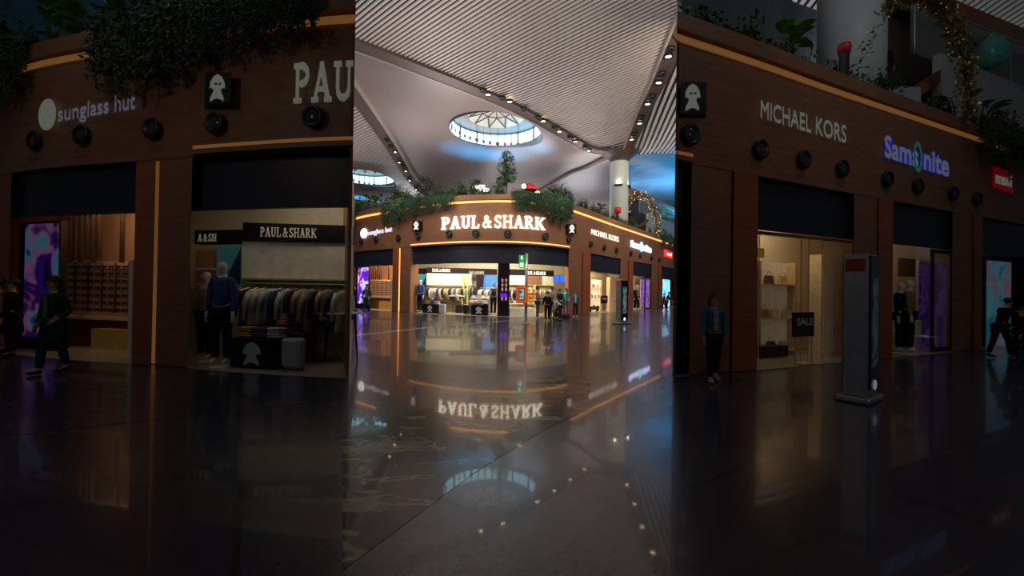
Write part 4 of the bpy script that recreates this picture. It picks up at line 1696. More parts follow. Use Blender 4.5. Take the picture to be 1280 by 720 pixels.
def shop_sunglass(B):
    big = B is MAIN
    W = B.where
    k = 1. if big else .055
    root = empty('video_screen', (*B.xy(453, .9), 0), 0, 'tall purple and blue video screen in the eyewear shop of the ' + W, 'screen')
    mb = MB()
    z0, z1 = B.slab(mb, 444.8, 461, 333.5, 381, 1.02, .15, floor=True)
    o = mb.build('frame', M_BLACK, root)
    o.matrix_parent_inverse = Matrix.Translation(-root.location)
    mb = MB()
    B.slab(mb, 447, 459.6, 334.5, 379.5, .94, .04)
    o = mb.build('display', screen_mat('led_purple_' + B.key, [(.02, .0, .06), (.05, .02, .7), (.12, .01, .25), (.75, .3, .8), (.2, .65, .95), (.02, .02, .5)], 1.5 * k, 1.15 if big else 1.15, 3.1), root)
    o.matrix_parent_inverse = Matrix.Translation(-root.location)
    # hanging rods
    for i in range(8):
        px = 462.5 + i * 2.3 if i < 7 else 485.5
        p = B.xy(px, 2.)
        mb = MB()
        z1, z0 = B.Z(4.5), B.zz(px, 349 + (i % 2), 2.)
        mb.tube([(p.x, p.y, z0), (p.x, p.y, z1)], .06 if big else .055, 8)
        thing_mesh(mb, 'hanging_rod', mat('dark_rod', (.06, .03, .02), .5), 'dark hanging rod over the sunglasses, %s from the left, %s' % (ORD[i], W), 'rod', 'hanging rods in the eyewear shop')
    of = 3.2 if big else 2.4
    root = empty('display_wall', (*B.xy(475, of), 0), 0, 'warm lit sunglasses display wall with ledge in the ' + W, 'display unit')
    inv = Matrix.Translation(-root.location)
    mb = MB()
    B.slab(mb, 462, 488.5, 349.5, 371, of, .1)
    o = mb.build('back_panel', mat('peach_panel_' + B.key, (.7, .42, .25), .5, emis=(1, .55, .28), es=.16 * k), root)
    o.matrix_parent_inverse = inv
    mb = MB()
    za, zb = B.zz(475, 350, of), B.zz(475, 369.5, of)
    A, C = B.xy(462, of - .08), B.xy(488.5, of - .08)
    nrow = 7
    for q in range(nrow):
        z = za - (za - zb) * (q + .8) / nrow
        t = (C - A).normalized()
        n = Vector((-t.y, t.x)) * .08
        mb.prism([A, C, C + n, A + n], z - .012, z)
    for u in (0, .2, .4, .6, .8, 1):
        q = A.lerp(C, u)
        mb.box((q.x, q.y, (za + zb) / 2), (.03, .05, za - zb))
    o = mb.build('shelf_rack', mat('brown_rack', (.22, .09, .04), .5), root)
    o.matrix_parent_inverse = inv
    mb = MB()
    zl = B.zz(475, 371, of)
    A2, C2_ = B.xy(462, of - .35), B.xy(488.5, of - .35)
    mb.prism([A2, C2_, B.xy(488.5, of), B.xy(462, of)], zl - .08, zl)
    o = mb.build('ledge', mat('ledge_pale', (.75, .55, .4), .4), root)
    o.matrix_parent_inverse = inv
    mb = MB()
    B.slab(mb, 463, 488, 371.6, 380, of - .05, .1, floor=True)
    o = mb.build('base_cabinet', mat('brown_cabinet', (.2, .1, .06), .5), root)
    o.matrix_parent_inverse = inv
    proto = None
    for q in range(nrow):
        z = za - (za - zb) * (q + .8) / nrow + .005
        for c in range(10):
            p = A.lerp(C, (c + .5) / 10)
            if proto is None:
                g = MB()
                for sx in (-1, 1):
                    g.lathe([(.01, -.004), (.045, -.004), (.045, .004), (.01, .004)], (sx * .05, -.02, .04), 10, Matrix.Rotation(PI / 2, 3, 'X') @ Matrix.Diagonal((1, .8, 1)))
                    g.tube([(sx * .095, -.02, .05), (sx * .09, .07, .05), (sx * .09, .1, .02)], .004, 4)
                g.tube([(-.02, -.02, .05), (.02, -.02, .05)], .004, 4)
                o = g.build('sunglasses', M_BLACK)
                proto = o
            else:
                o = proto.copy()
                COL.objects.link(o)
            o.location = (p.x, p.y, z)
            o.rotation_euler = (0, 0, B.rz(475))
            tag(o, 'dark sunglasses in rows on the lit display wall of the ' + W, 'sunglasses', 'sunglasses on the display wall of the ' + W)
    mb = MB()
    B.slab(mb, 474, 488.5, 376.5, 381, of - .6, .4, floor=True)
    thing_mesh(mb, 'display_plinth', mat('yellow_plinth', (.6, .42, .12), .5), 'low yellow plinth under the sunglasses wall in the ' + W, 'plinth')
    mb = MB()
    B.slab(mb, 488.4, 490, 349, 385, .75, .1, floor=True)
    struct(mb, 'trim_white_post_' + B.key, M_WHITE)


GARC = [(.05, .03, .04), (.72, .68, .58), (.66, .6, .5), (.6, .62, .64), (.05, .07, .16), (.75, .7, .62), (.08, .05, .06), (.55, .45, .28), (.42, .36, .26), (.04, .04, .06), (.6, .5, .3), (.1, .13, .2), (.75, .73, .68), (.35, .25, .12), (.03, .03, .03), (.5, .48, .4), (.2, .25, .18), (.65, .55, .4)]
GNAME = ['black', 'cream', 'beige', 'pale grey', 'navy', 'ivory', 'dark plum', 'camel', 'khaki', 'charcoal', 'sand', 'slate blue', 'white', 'brown', 'black', 'stone', 'olive', 'tan']
garment_cache = {}


def garment(p, z, rz, ci, label, group, length=1.0, scale=1.):
    """jacket on a hanger, hook at the top"""
    key = ci
    if key not in garment_cache:
        root = empty('hanging_jacket')
        g = MB()
        prof = [(.07, .035, -.03), (.21, .06, -.09), (.235, .08, -.2), (.21, .085, -.5), (.225, .10, -.95)]
        n = 12
        vs = []
        for a, b, zz in prof:
            for q in range(n):
                an = 2 * PI * q / n
                vs.append((a * math.cos(an), b * math.sin(an), zz))
        fs = [(i * n + q, i * n + (q + 1) % n, (i + 1) * n + (q + 1) % n, (i + 1) * n + q)[::-1] for i in range(4) for q in range(n)]
        fs += [tuple(range(n)), tuple(range(4 * n, 5 * n))[::-1]]
        g.add(vs, fs)
        for sx in (-1, 1):
            g.tube([(sx * .19, 0, -.1), (sx * .27, .01, -.3), (sx * .28, .03, -.7)], [.06, .058, .045], 8)
        g.build('jacket', cloth(GARC[ci]), root, True)
        h = MB()
        h.tube([(-.2, 0, -.07), (0, 0, 0), (.2, 0, -.07)], .012, 5)
        h.tube([(0, 0, 0), (0, 0, .05), (.02, 0, .085), (.0, 0, .10)], .006, 5)
        h.build('hanger', M_STEEL, root)
        garment_cache[key] = root
    else:
        root = copy_tree(garment_cache[key])
    root.location = (p.x, p.y, z)
    root.rotation_euler = (0, 0, rz)
    root.scale = (scale, scale, scale * length)
    return tag(root, label, 'jacket', group)


def folded(p, z, rz, c, label, group, w=.34, n=3):
    root = empty('folded_clothes', (p.x, p.y, z), rz, label, 'clothes', group)
    for i in range(n):
        g = MB()
        g.bevbox((RND.uniform(-.01, .01), RND.uniform(-.01, .01), .03 + .056 * i), (w, .28, .052), .02, RND.uniform(-.05, .05))
        cc = tuple(min(1, x * (1 + .25 * math.sin(i * 2.1))) for x in c)
        g.build('folded_garment', cloth(cc), root, True)
    return root


def crate(B, a, b, y0, off, label, depth=.6):
    """dark cloth-covered box with a white emblem on its front"""
    A, C = B.xy(a, off), B.xy(b, off)
    rz = math.atan2((C - A).y, (C - A).x)
    w = (C - A).length
    z1 = B.zz((a + b) / 2, y0, off)
    c = A.lerp(C, .5)
    root = empty('display_box', (c.x, c.y, .008), rz, label, 'display box')
    g = MB()
    g.bevbox((0, depth / 2, z1 / 2), (w, depth, z1), .02)
    g.build('box_body', mat('navy_box', (.006, .007, .016), .7, spec=.2), root)
    g = MB()
    s = z1 * .8
    emblem_on(g, (-s * .55, 0), (s * .55, 0), z1 * .1, z1 * .9, .003)
    g.build('emblem', mat('emblem_grey', (.45, .5, .62), .5), root)
    return root, c, rz, w, z1


def suitcase(B, a, b, y0, off, label, c=(.45, .46, .52)):
    A, C = B.xy(a, off), B.xy(b, off)
    rz = math.atan2((C - A).y, (C - A).x)
    w = (C - A).length
    z1 = B.zz((a + b) / 2, y0, off)
    cc = A.lerp(C, .5)
    root = empty('suitcase', (cc.x, cc.y, .008), rz, label, 'suitcase')
    g = MB()
    g.bevbox((0, .14, z1 / 2 + .03), (w, .26, z1 - .06), .05)
    for q in range(5):
        g.box((-w * .36 + w * .18 * q, 0.005, z1 / 2 + .03), (.02, .02, z1 - .2))
    g.build('shell', mat('case_%d' % int(c[0] * 100), c, .35), root)
    g = MB()
    for sx in (-1, 1):
        for yy in (.06, .22):
            g.lathe([(.03, -.012), (.035, 0), (.03, .012)], (sx * (w / 2 - .06), yy, .035), 10, Matrix.Rotation(PI / 2, 3, 'Y'))
    g.build('wheels', M_BLACK, root)
    g = MB()
    g.tube([(-.09, .2, z1), (-.09, .2, z1 + .12), (.09, .2, z1 + .12), (.09, .2, z1)], .01, 6)
    g.build('handle', M_BLACK, root)
    return root


def table(B, a, b, ytop, off, label, depth=.7, m=None, legs='straight'):
    A, C = B.xy(a, off), B.xy(b, off)
    rz = math.atan2((C - A).y, (C - A).x)
    w = (C - A).length
    z1 = B.zz((a + b) / 2, ytop, off)
    c = A.lerp(C, .5)
    root = empty('display_table', (c.x, c.y, .008), rz, label, 'table')
    g = MB()
    g.bevbox((0, depth / 2, z1 - .03), (w, depth, .05), .015)
    g.build('tabletop', m or M_WHITE, root)
    for sx in (-1, 1):
        for sy in (0, 1):
            g = MB()
            x, y = sx * (w / 2 - .05), .06 + sy * (depth - .12)
            if legs == 'straight':
                g.box((x, y, z1 / 2 - .03), (.035, .035, z1 - .06))
            else:
                g.tube([(x * .8, y, z1 - .05), (x * 1.02, y, 0)], [.04, .018], 8)
            g.build('leg', M_STEEL if legs == 'straight' else M_BARK, root)
    return root, c, rz, w, z1


def at(c, rz, x, y):
    return Vector((c.x + x * math.cos(rz) - y * math.sin(rz), c.y + x * math.sin(rz) + y * math.cos(rz)))


def mannequin(B, px, off, yhead, label, top, low, rz_add=0., arms=((.05, .1), (.05, .1)), sleeves=True, hair=None):
    p = B.xy(px, off)
    h = B.zz(px, yhead, off) - .06
    root = figure((p.x, p.y, .05), B.rz(px) + PI + rz_add, h, label, top, low, hair, M_MANN, 0., 0., arms, cat='mannequin', name='mannequin', shoes=None, sleeves=sleeves)
    g = MB()
    g.lathe([(.17, -.045), (.17, -.03), (.02, -.025)], (0, 0, 0), 20)
    g.build('stand_plate', M_WHITE, root)
    return root


def rail_run(B, a, oa, b, ob, n, z, W, nm, tilt=.6, cols=None):
    A, C = B.xy(a, oa), B.xy(b, ob)
    mb = MB()
    mb.tube([(*A, z + .1), (*C, z + .1)], .015, 6)
    for u in (.02, .5, .98):
        q = A.lerp(C, u)
        mb.tube([(*q, z + .1), (q.x, q.y + .14, z + .1)], .01, 5)
    thing_mesh(mb, 'clothes_rail', M_STEEL, 'metal clothes rail, %s, %s' % (nm, W), 'rail')
    ang = math.atan2((C - A).y, (C - A).x)
    for i in range(n):
        q = A.lerp(C, (i + .5) / n)
        ci = (i * 1 if cols is None else cols[i % len(cols)]) % len(GARC)
        garment(q, z, ang + PI / 2 - tilt, ci, '%s jacket, %s from left on %s, %s' % (GNAME[ci], ORD[i], nm, W), 'jackets on the %s of the %s' % (nm, W), .9 + .14 * math.sin(i * 1.7))


def small_text(A, C, z0, z1, txt, m, parent=None, t=.01, bold=.02, name='lettering', serifs=False):
    A, C = Vector(A), Vector(C)
    tt = (C - A).normalized()
    n = Vector((tt.y, -tt.x))
    g = serif_geo(txt) if serifs else text_geo(txt, bold)
    V, Fc = solidify(g[0], g[1], lambda u, v, w: (*(A + (C - A) * u + n * w), z0 + (z1 - z0) * v), t, t + .015)
    mb = MB()
    mb.add(V, Fc)
    return mb.build(name, m, parent)


def shop_paul_left(B):
    big = B is MAIN
    W = B.where
    k = 1. if big else .055
    end = 621 if big else B.b + 8
    s = 1. if big else .42      # the near rooms are shallower
    wm = glow('lit_shelf_panel_' + B.key, (1, .9, .68), .15 * k, (.8, .76, .66))
    sg = glow('small_sign_' + B.key, (1, .9, .66), 1.1 * k, (.8, .75, .6))
    o1, o2 = 3. * s, 6.2 * s
    lim = 621 if big else B.b - .2
    frac = (lim - 533) / (621 - 533)
    oe = o1 + (o2 - o1) * frac
    ztop, zlow = B.zz(533, 334, o1), B.zz(533, 341.3, o1)
    root = empty('wall_display', (0, 0, 0), 0, 'black-topped lit wardrobe wall behind jackets, left half of the ' + W, 'display unit')
    mb = MB()
    B.wallz(mb, 533, o1, lim, oe, zlow, ztop, .3)
    mb.build('header_band', M_DARKP, root)
    mb = MB()
    zs = B.zz(533, 356, o1)
    B.wallz(mb, 533, o1 + .05, 589 if big else lim, o1 + (o2 - o1) * (.64 if big else frac) + .05, zs, zlow, .2)
    mb.build('lit_panel', wm, root)
    mb = MB()
    B.wallz(mb, 533, o1 - .15, 589 if big else lim, o1 + (o2 - o1) * (.64 if big else frac) - .15, zs - .04, zs, .35)
    mb.build('shelf', M_OLIVE, root)
    mb = MB()
    B.wallz(mb, 533, o1 + .15, 589 if big else lim, o1 + (o2 - o1) * (.64 if big else frac) + .15, .01, zs, .1)
    mb.build('back_panel', M_OLIVE, root)
    A, C = B.xy(540, o1 + (o2 - o1) * 7 / 88 - .02), B.xy(562.5, o1 + (o2 - o1) * 29.5 / 88 - .02)
    zc = (ztop + zlow) / 2
    hh = (ztop - zlow) * .26
    small_text(A, C, zc - hh, zc + hh, 'PAUL & SHARK', sg, root, serifs=True)
    if big:
        A, C = B.xy(586, o1 + (o2 - o1) * 53 / 88 - .02), B.xy(605, o1 + (o2 - o1) * 72 / 88 - .02)
        small_text(A, C, zlow + .02, zc, 'PAUL & SHARK', M_STEEL, root, serifs=True)
    nG = 17 if big else 13
    zr = zs - .22
    rail_run(B, 534.5, o1 - .25, 587 if big else lim - 1, o1 + (o2 - o1) * (.61 if big else frac) - .25, nG, zr, W, 'the long rail')
    # left return: shelf tower and cyan poster
    mb = MB()
    B.slab(mb, 514, 533, 335.5 if big else 337, 342.5, 4.4 * s, .2)
    thing_mesh(mb, 'header_board', M_DARKP, 'short black header board above the cyan poster, ' + W, 'header')
    A, C = B.xy(515.5, 4.3 * s), B.xy(523, 4.3 * s)
    o = small_text(A, C, B.zz(519, 341.6, 4.3 * s), B.zz(519, 338.6, 4.3 * s), 'A & SH', sg, None, serifs=True, name='small_sign')
    tag(o, 'small lit lettering on short black header, ' + W, 'sign')
    root = empty('poster', (0, 0, 0), 0, 'cyan poster with dark blue triangle behind mannequin, ' + W, 'poster')
    mb = MB()
    B.slab(mb, 523, 532.8, 343, 359, 4.2 * s, .05)
    mb.build('sheet', mat('cyan_sheet_' + B.key, (.12, .5, .6), .5, emis=(.1, .55, .75), es=.4 * k), root)
    A, C = B.xy(526, 4.2 * s), B.xy(532.6, 4.2 * s)
    z0, z1 = B.zz(529, 358.5, 4.2 * s), B.zz(529, 344, 4.2 * s)
    n = Vector((0, -.012))
    mb = MB()
    mb.add([(*(A + n), z0), (*(C + n), z0), (*(C + n), z1), (*(C + n).lerp(A + n, .5), z1 - .5 * (z1 - z0)), (*(A + n * .2), z0), (*(C + n * .2), z0), (*(C + n * .2), z1), (*(C + n * .2).lerp(A + n * .2, .5), z1 - .5 * (z1 - z0))],
           [(0, 1, 2, 3), (7, 6, 5, 4), (1, 5, 6, 2), (3, 2, 6, 7), (0, 3, 7, 4), (0, 4, 5, 1)])
    mb.build('triangle', mat('deep_blue', (.02, .09, .22), .5), root)
    root = empty('shelf_tower', (0, 0, 0), 0, 'narrow white shelf tower at the left doorway of the ' + W, 'shelves')
    mb = MB()
    B.slab(mb, 514.5, 522, 345, 388, 4.3 * s, .08, floor=True)
    mb.build('back_panel', mat('tan_panel', (.5, .25, .12), .6), root)
    for y in (352, 358):
        mb = MB()
        B.slab(mb, 514.5, 521.5, y, y + .8, 4.0 * s, .3)
        mb.build('shelf', M_WHITE, root)
    mannequin(B, 519.3, 2.2 * s, 353, 'mannequin in pale shirt and dark trousers at the shop corner of the ' + W, (.62, .6, .55), (.03, .03, .04))
    mannequin(B, 525.6, 1.0 * s, 349, 'mannequin in blue jacket beside the poster, ' + W, (.05, .08, .26), (.015, .018, .04), .2)
    # dark box with emblem, clothes on it, suitcase
    root, c, rz, w, z1 = crate(B, 528.8, 546.8, 380.3, .9 * s, 'low dark box with white emblem and folded clothes on top, ' + W)
    cols = [(.5, .28, .15), (.1, .09, .16), (.45, .43, .46), (.06, .07, .13)]
    for i in range(3):
        folded(at(c, rz, -w * .33 + w * .32 * i, .3), z1 + .012, rz, cols[i], '%s small stack of folded clothes on the left emblem box, %s' % (ORD[i], W), 'folded clothes on the emblem box', w * .28, 4)
    t, c2, rz2, w2, zt2 = table(B, 531, 549, 374.8, 2.0 * s, 'dark tiered clothes table behind the emblem box, ' + W, .6, M_BLACK)
    for i in range(4):
        folded(at(c2, rz2, -w2 * .38 + w2 * .25 * i, .3), zt2 + .008, rz2, [(.06, .06, .12), (.5, .45, .5), (.08, .06, .12), (.5, .2, .1)][i], '%s stack of folded clothes on the tiered table, %s' % (ORD[i], W), 'folded clothes on the tiered table', w2 * .22, 3)
    suitcase(B, 548.6, 556, 380.2, .8 * s, 'light grey hard-shell suitcase beside the emblem box, ' + W)
    suitcase(B, 548, 557, 377.5, 2.2 * s, 'black suitcase behind the grey one, ' + W, (.015, .015, .02))
    tt = table(B, 560.5, 577 if big else B.b - .5, 369.8, 3.2 * s, 'white table with splayed dark legs, ' + W, .6, M_WHITE, 'splay')
    folded(at(tt[1], tt[2], 0, .3), tt[4] + .008, tt[2], (.75, .73, .7), 'white folded clothes on the splay-legged table, ' + W, None, tt[3] * .7, 1)
    if big:
        mb = MB()
        B.slab(mb, 570, 577.5, 381.8, 386, 3.0, .5, floor=True)
        thing_mesh(mb, 'storage_box', M_BLACK, 'flat black box on the floor under white table, ' + W, 'box')


def shop_paul_rest(B):
    W = B.where
    k = 1.
    wm = MATS['lit_shelf_panel_central']
    sg = MATS['small_sign_central']
    # yellow-green lit posts
    for i, (a, b) in enumerate(((577.5, 579.6), (583.4, 585.4))):
        mb = MB()
        B.slab(mb, a, b, 343.5, 384, 4.4, .12, floor=True)
        thing_mesh(mb, 'shelf_post', mat('lime_post', (.55, .6, .2), .5), '%s tall lime shelf post right of the jackets in the central shop' % ORD[i], 'post')
    mb = MB()  # dark slab standing in for the dark doorway
    B.slab(mb, 595, 603.5, 343.5, 372, 5.0, .2)
    thing_mesh(mb, 'dark_panel', M_DARKP, 'tall dark display panel beside the blue poster in the central shop', 'panel')
    mb = MB()
    B.slab(mb, 604.5, 620.5, 344.5, 361, 5.2, .06)
    thing_mesh(mb, 'poster', mat('blue_poster', (.03, .16, .45), .5, emis=(.02, .2, .7), es=.45), 'large deep blue poster behind right mannequin', 'poster')
    rail_run(B, 600, 4.2, 618, 4.0, 7, B.zz(609, 361.5, 4.1), W, 'short rail below the blue poster', .5, [12, 3, 6, 15, 12, 4, 7])
    rail_run(B, 587, 4.3, 596, 4.4, 4, B.zz(592, 358.5, 4.3), W, 'rail behind the centre table', .4, [13, 4, 16, 9])
    mannequin(B, 617, .8, 352.4, 'mannequin in dark waistcoat and pale sleeves by the black pillar', (.05, .045, .055), (.015, .014, .03), -.15, sleeves=False)
    # centre display
    root, c, rz, w, z1 = crate(B, 589, 609, 382, .9, 'dark box with white emblem left of the black pillar')
    for i in range(3):
        folded(at(c, rz, -w * .33 + w * .33 * i, .3), z1 + .012, rz, [(.3, .32, .5), (.6, .6, .62), (.2, .26, .42)][i], '%s folded stack on the emblem box by black pillar' % ORD[i], 'folded clothes on the centre box', w * .27, 2)
    t = table(B, 585.5, 611.5, 377.5, .6, 'thin-legged metal frame table over the emblem box', .7, M_STEEL)
    for i in range(5):
        folded(at(t[1], t[2], -t[3] * .4 + t[3] * .2 * i, .3), t[4] + .008, t[2], [(.6, .58, .55), (.75, .7, .62), (.45, .25, .18), (.7, .7, .7), (.35, .37, .45)][i], '%s folded stack on the metal frame table' % ORD[i], 'folded clothes on the frame table', t[3] * .16, 2)
    t = table(B, 588, 612, 372.4, 2.2, 'rear white table with folded clothes behind frame table', .6, M_WHITE)
    for i in range(4):
        folded(at(t[1], t[2], -t[3] * .38 + t[3] * .25 * i, .3), t[4] + .008, t[2], [(.7, .68, .6), (.3, .3, .34), (.75, .73, .7), (.62, .6, .58)][i], '%s folded stack on the rear white table' % ORD[i], 'folded clothes on the rear table', t[3] * .2, 3)
    suitcase(B, 579.2, 583.5, 380.5, .9, 'dark suitcase left of the metal frame table', (.02, .025, .04))
    suitcase(B, 583.9, 587.4, 381, 1.3, 'charcoal suitcase squeezed against the metal frame table', (.05, .05, .06))
    # black pillar
    root = empty('advert_pillar', (0, 0, 0), 0, 'tall black pillar with pale emblems and purple screen between the shop halves', 'pillar')
    mb = MB()
    B.band(mb, 621.3, 637, .01, B.Z(4.5), .35, 1.3, 4)
    mb.build('body', mat('pillar_black', (.014, .008, .013), .3), root)
    for i, y in enumerate((350.5, 356.3, 361.8, 373.4)):
        for j, px in enumerate((625.6, 630.6)):
            a, b = B.on(px, .34), B.on(px + 3.8, .34)
            mb = MB()
            z = B.zz(px, y, .34)
            emblem_on(mb, a, b, z - .13, z + .13, .004)
            mb.build('emblem', glow('emblem_glow', (1, .55, .42), .35, (.3, .2, .17)), root)
    mb = MB()
    a, b = B.on(624.8, .34), B.on(634, .34)
    n = -B.nrm(629) * .03
    mb.prism([a, b, b + n, a + n], B.zz(629, 371.2), B.zz(629, 366.8))
    mb.build('screen', glow('purple_screen', (.14, .0, .95), 1.2, (.03, .01, .08)), root)
    # right half
    o = 4.6
    root = empty('wall_display', (0, 0, 0), 0, 'black-topped shelf wall with orange stacks, right half of the central shop', 'display unit')
    mb = MB()
    B.wallz(mb, 637, o, 692, o, B.zz(664, 344.6, o), B.zz(664, 337, o), .3)
    mb.build('header_band', M_DARKP, root)
    small_text(B.xy(656, o - .02), B.xy(682, o - .02), B.zz(669, 343.4, o), B.zz(669, 339.3, o), 'PAUL & SHARK', sg, root, serifs=True)
    zA, zB = B.zz(664, 344.6, o), B.zz(664, 356, o)
    for (a, b, m) in ((637, 657, wm), (657, 677.5, M_WOOD), (677.5, 692, wm)):
        mb = MB()
        B.wallz(mb, a, o + .1, b, o + .1, zB, zA, .1)
        mb.build('upper_panel', m, root)
    mb = MB()
    B.wallz(mb, 637, o - .2, 692, o - .2, zB - .05, zB, .4)
    mb.build('shelf', M_OLIVE, root)
    mb = MB()
    B.wallz(mb, 637, o + .15, 692, o + .15, .01, zB, .1)
    mb.build('back_panel', M_OLIVE, root)
    mb = MB()
    ys = (361.5, 366.3, 371, 375.6, 380.3)
    for y in ys:
        zz = B.zz(663, y, o)
        B.wallz(mb, 656.5, o - .3, 669.5, o - .3, zz - .02, zz, .4)
    for px in (656.5, 669.5):
        B.wallz(mb, px, o - .3, px + .4, o - .3, .01, zB, .4)
    mb.build('stack_shelf', mat('pale_shelf', (.7, .6, .42), .5), root)
    oc_ = [(.75, .72, .68), (.8, .55, .12), (.75, .22, .05), (.8, .2, .04), (.7, .35, .08)]
    for i, y in enumerate(ys):
        for j in range(3):
            p = B.xy(658.8 + 4.3 * j, o - .12)
            folded(p, B.zz(663, y, o) + .002, B.rz(663), oc_[(i + (j == 2)) % 5], 'stack %s from left on %s shelf from top, orange clothes tower' % (ORD[j], ORD[i]), 'folded clothes on the orange tower', .24, 3)
    rail_run(B, 638, o - .3, 655, o - .3, 8, B.zz(646, 361.5, o), W, 'rail left of orange tower', .5, [0, 12, 4, 0, 3, 9, 1, 14])
    rail_run(B, 671, o - .3, 691, o - .3, 8, B.zz(681, 361.5, o), W, 'rail right of orange tower', .5, [1, 2, 7, 12, 8, 10, 5, 3])
    t = table(B, 638.5, 655, 379.5, 1.8, 'white display table left of the exit-sign pole', .8, M_WHITE)
    for i in range(4):
        folded(at(t[1], t[2], -t[3] * .37 + t[3] * .25 * i, .35), t[4] + .008, t[2], [(.1, .1, .12), (.75, .73, .7), (.05, .06, .1), (.7, .6, .5)][i], '%s folded stack on the table left of exit-sign pole' % ORD[i], 'folded clothes on the pole-side table', t[3] * .2, 3)
    mb = MB()
    B.slab(mb, 638, 668, 385.2, 392, 1.0, .7, floor=True)
    thing_mesh(mb, 'display_plinth', M_WHITE, 'long low white plinth inside the right half of the central shop', 'plinth')
    for i, (a, b) in enumerate(((692.3, 698.6), (699.4, 706.2))):
        root = empty('wall_screen', (0, 0, 0), 0, '%s bright blue screen above the shoppers' % ('left' if i == 0 else 'right'), 'screen', None)
        mb = MB()
        B.slab(mb, a - .2, b + .2, 344.3, 353.4, 3.6, .08)
        mb.build('frame', M_BLACK, root)
        mb = MB()
        B.slab(mb, a, b, 344.6, 353, 3.57, .02)
        mb.build('display', glow('blue_screen', (.02, .17, 1), 1.0, (.02, .04, .1)), root)
    root = empty('poster', (0, 0, 0), 0, 'narrow black and white poster beside the right shop pillar', 'poster')
    mb = MB()
    B.slab(mb, 706.8, 711.2, 340, 350, 2.4, .04)
    mb.build('sheet', M_WHITE, root)
    mb = MB()
    a, b = B.xy(707.6, 2.38), B.xy(710.6, 2.38)
    emblem_on(mb, a, b, B.zz(709, 347, 2.4), B.zz(709, 341, 2.4), .004)
    mb.build('printed_shape', M_BLACK, root)


def handbag(p, z, rz, c, label, group, s=1.):
    root = empty('handbag', (p.x, p.y, z), rz, label, 'bag', group)
    g = MB()
    w, h = .26 * s, .18 * s
    g.add([(-w / 2, -.06, 0), (w / 2, -.06, 0), (w / 2, .06, 0), (-w / 2, .06, 0), (-w * .42, -.03, h), (w * .42, -.03, h), (w * .42, .03, h), (-w * .42, .03, h)],
          [(3, 2, 1, 0), (4, 5, 6, 7), (0, 1, 5, 4), (1, 2, 6, 5), (2, 3, 7, 6), (3, 0, 4, 7)])
    g.build('bag_body', cloth(c), root)
    g = MB()
    g.tube([(w * .25 * math.cos(a), 0, h + .09 * s * math.sin(a)) for a in [PI * q / 8 for q in range(9)]], .007, 5)
    g.build('strap', cloth(c), root)
    return root


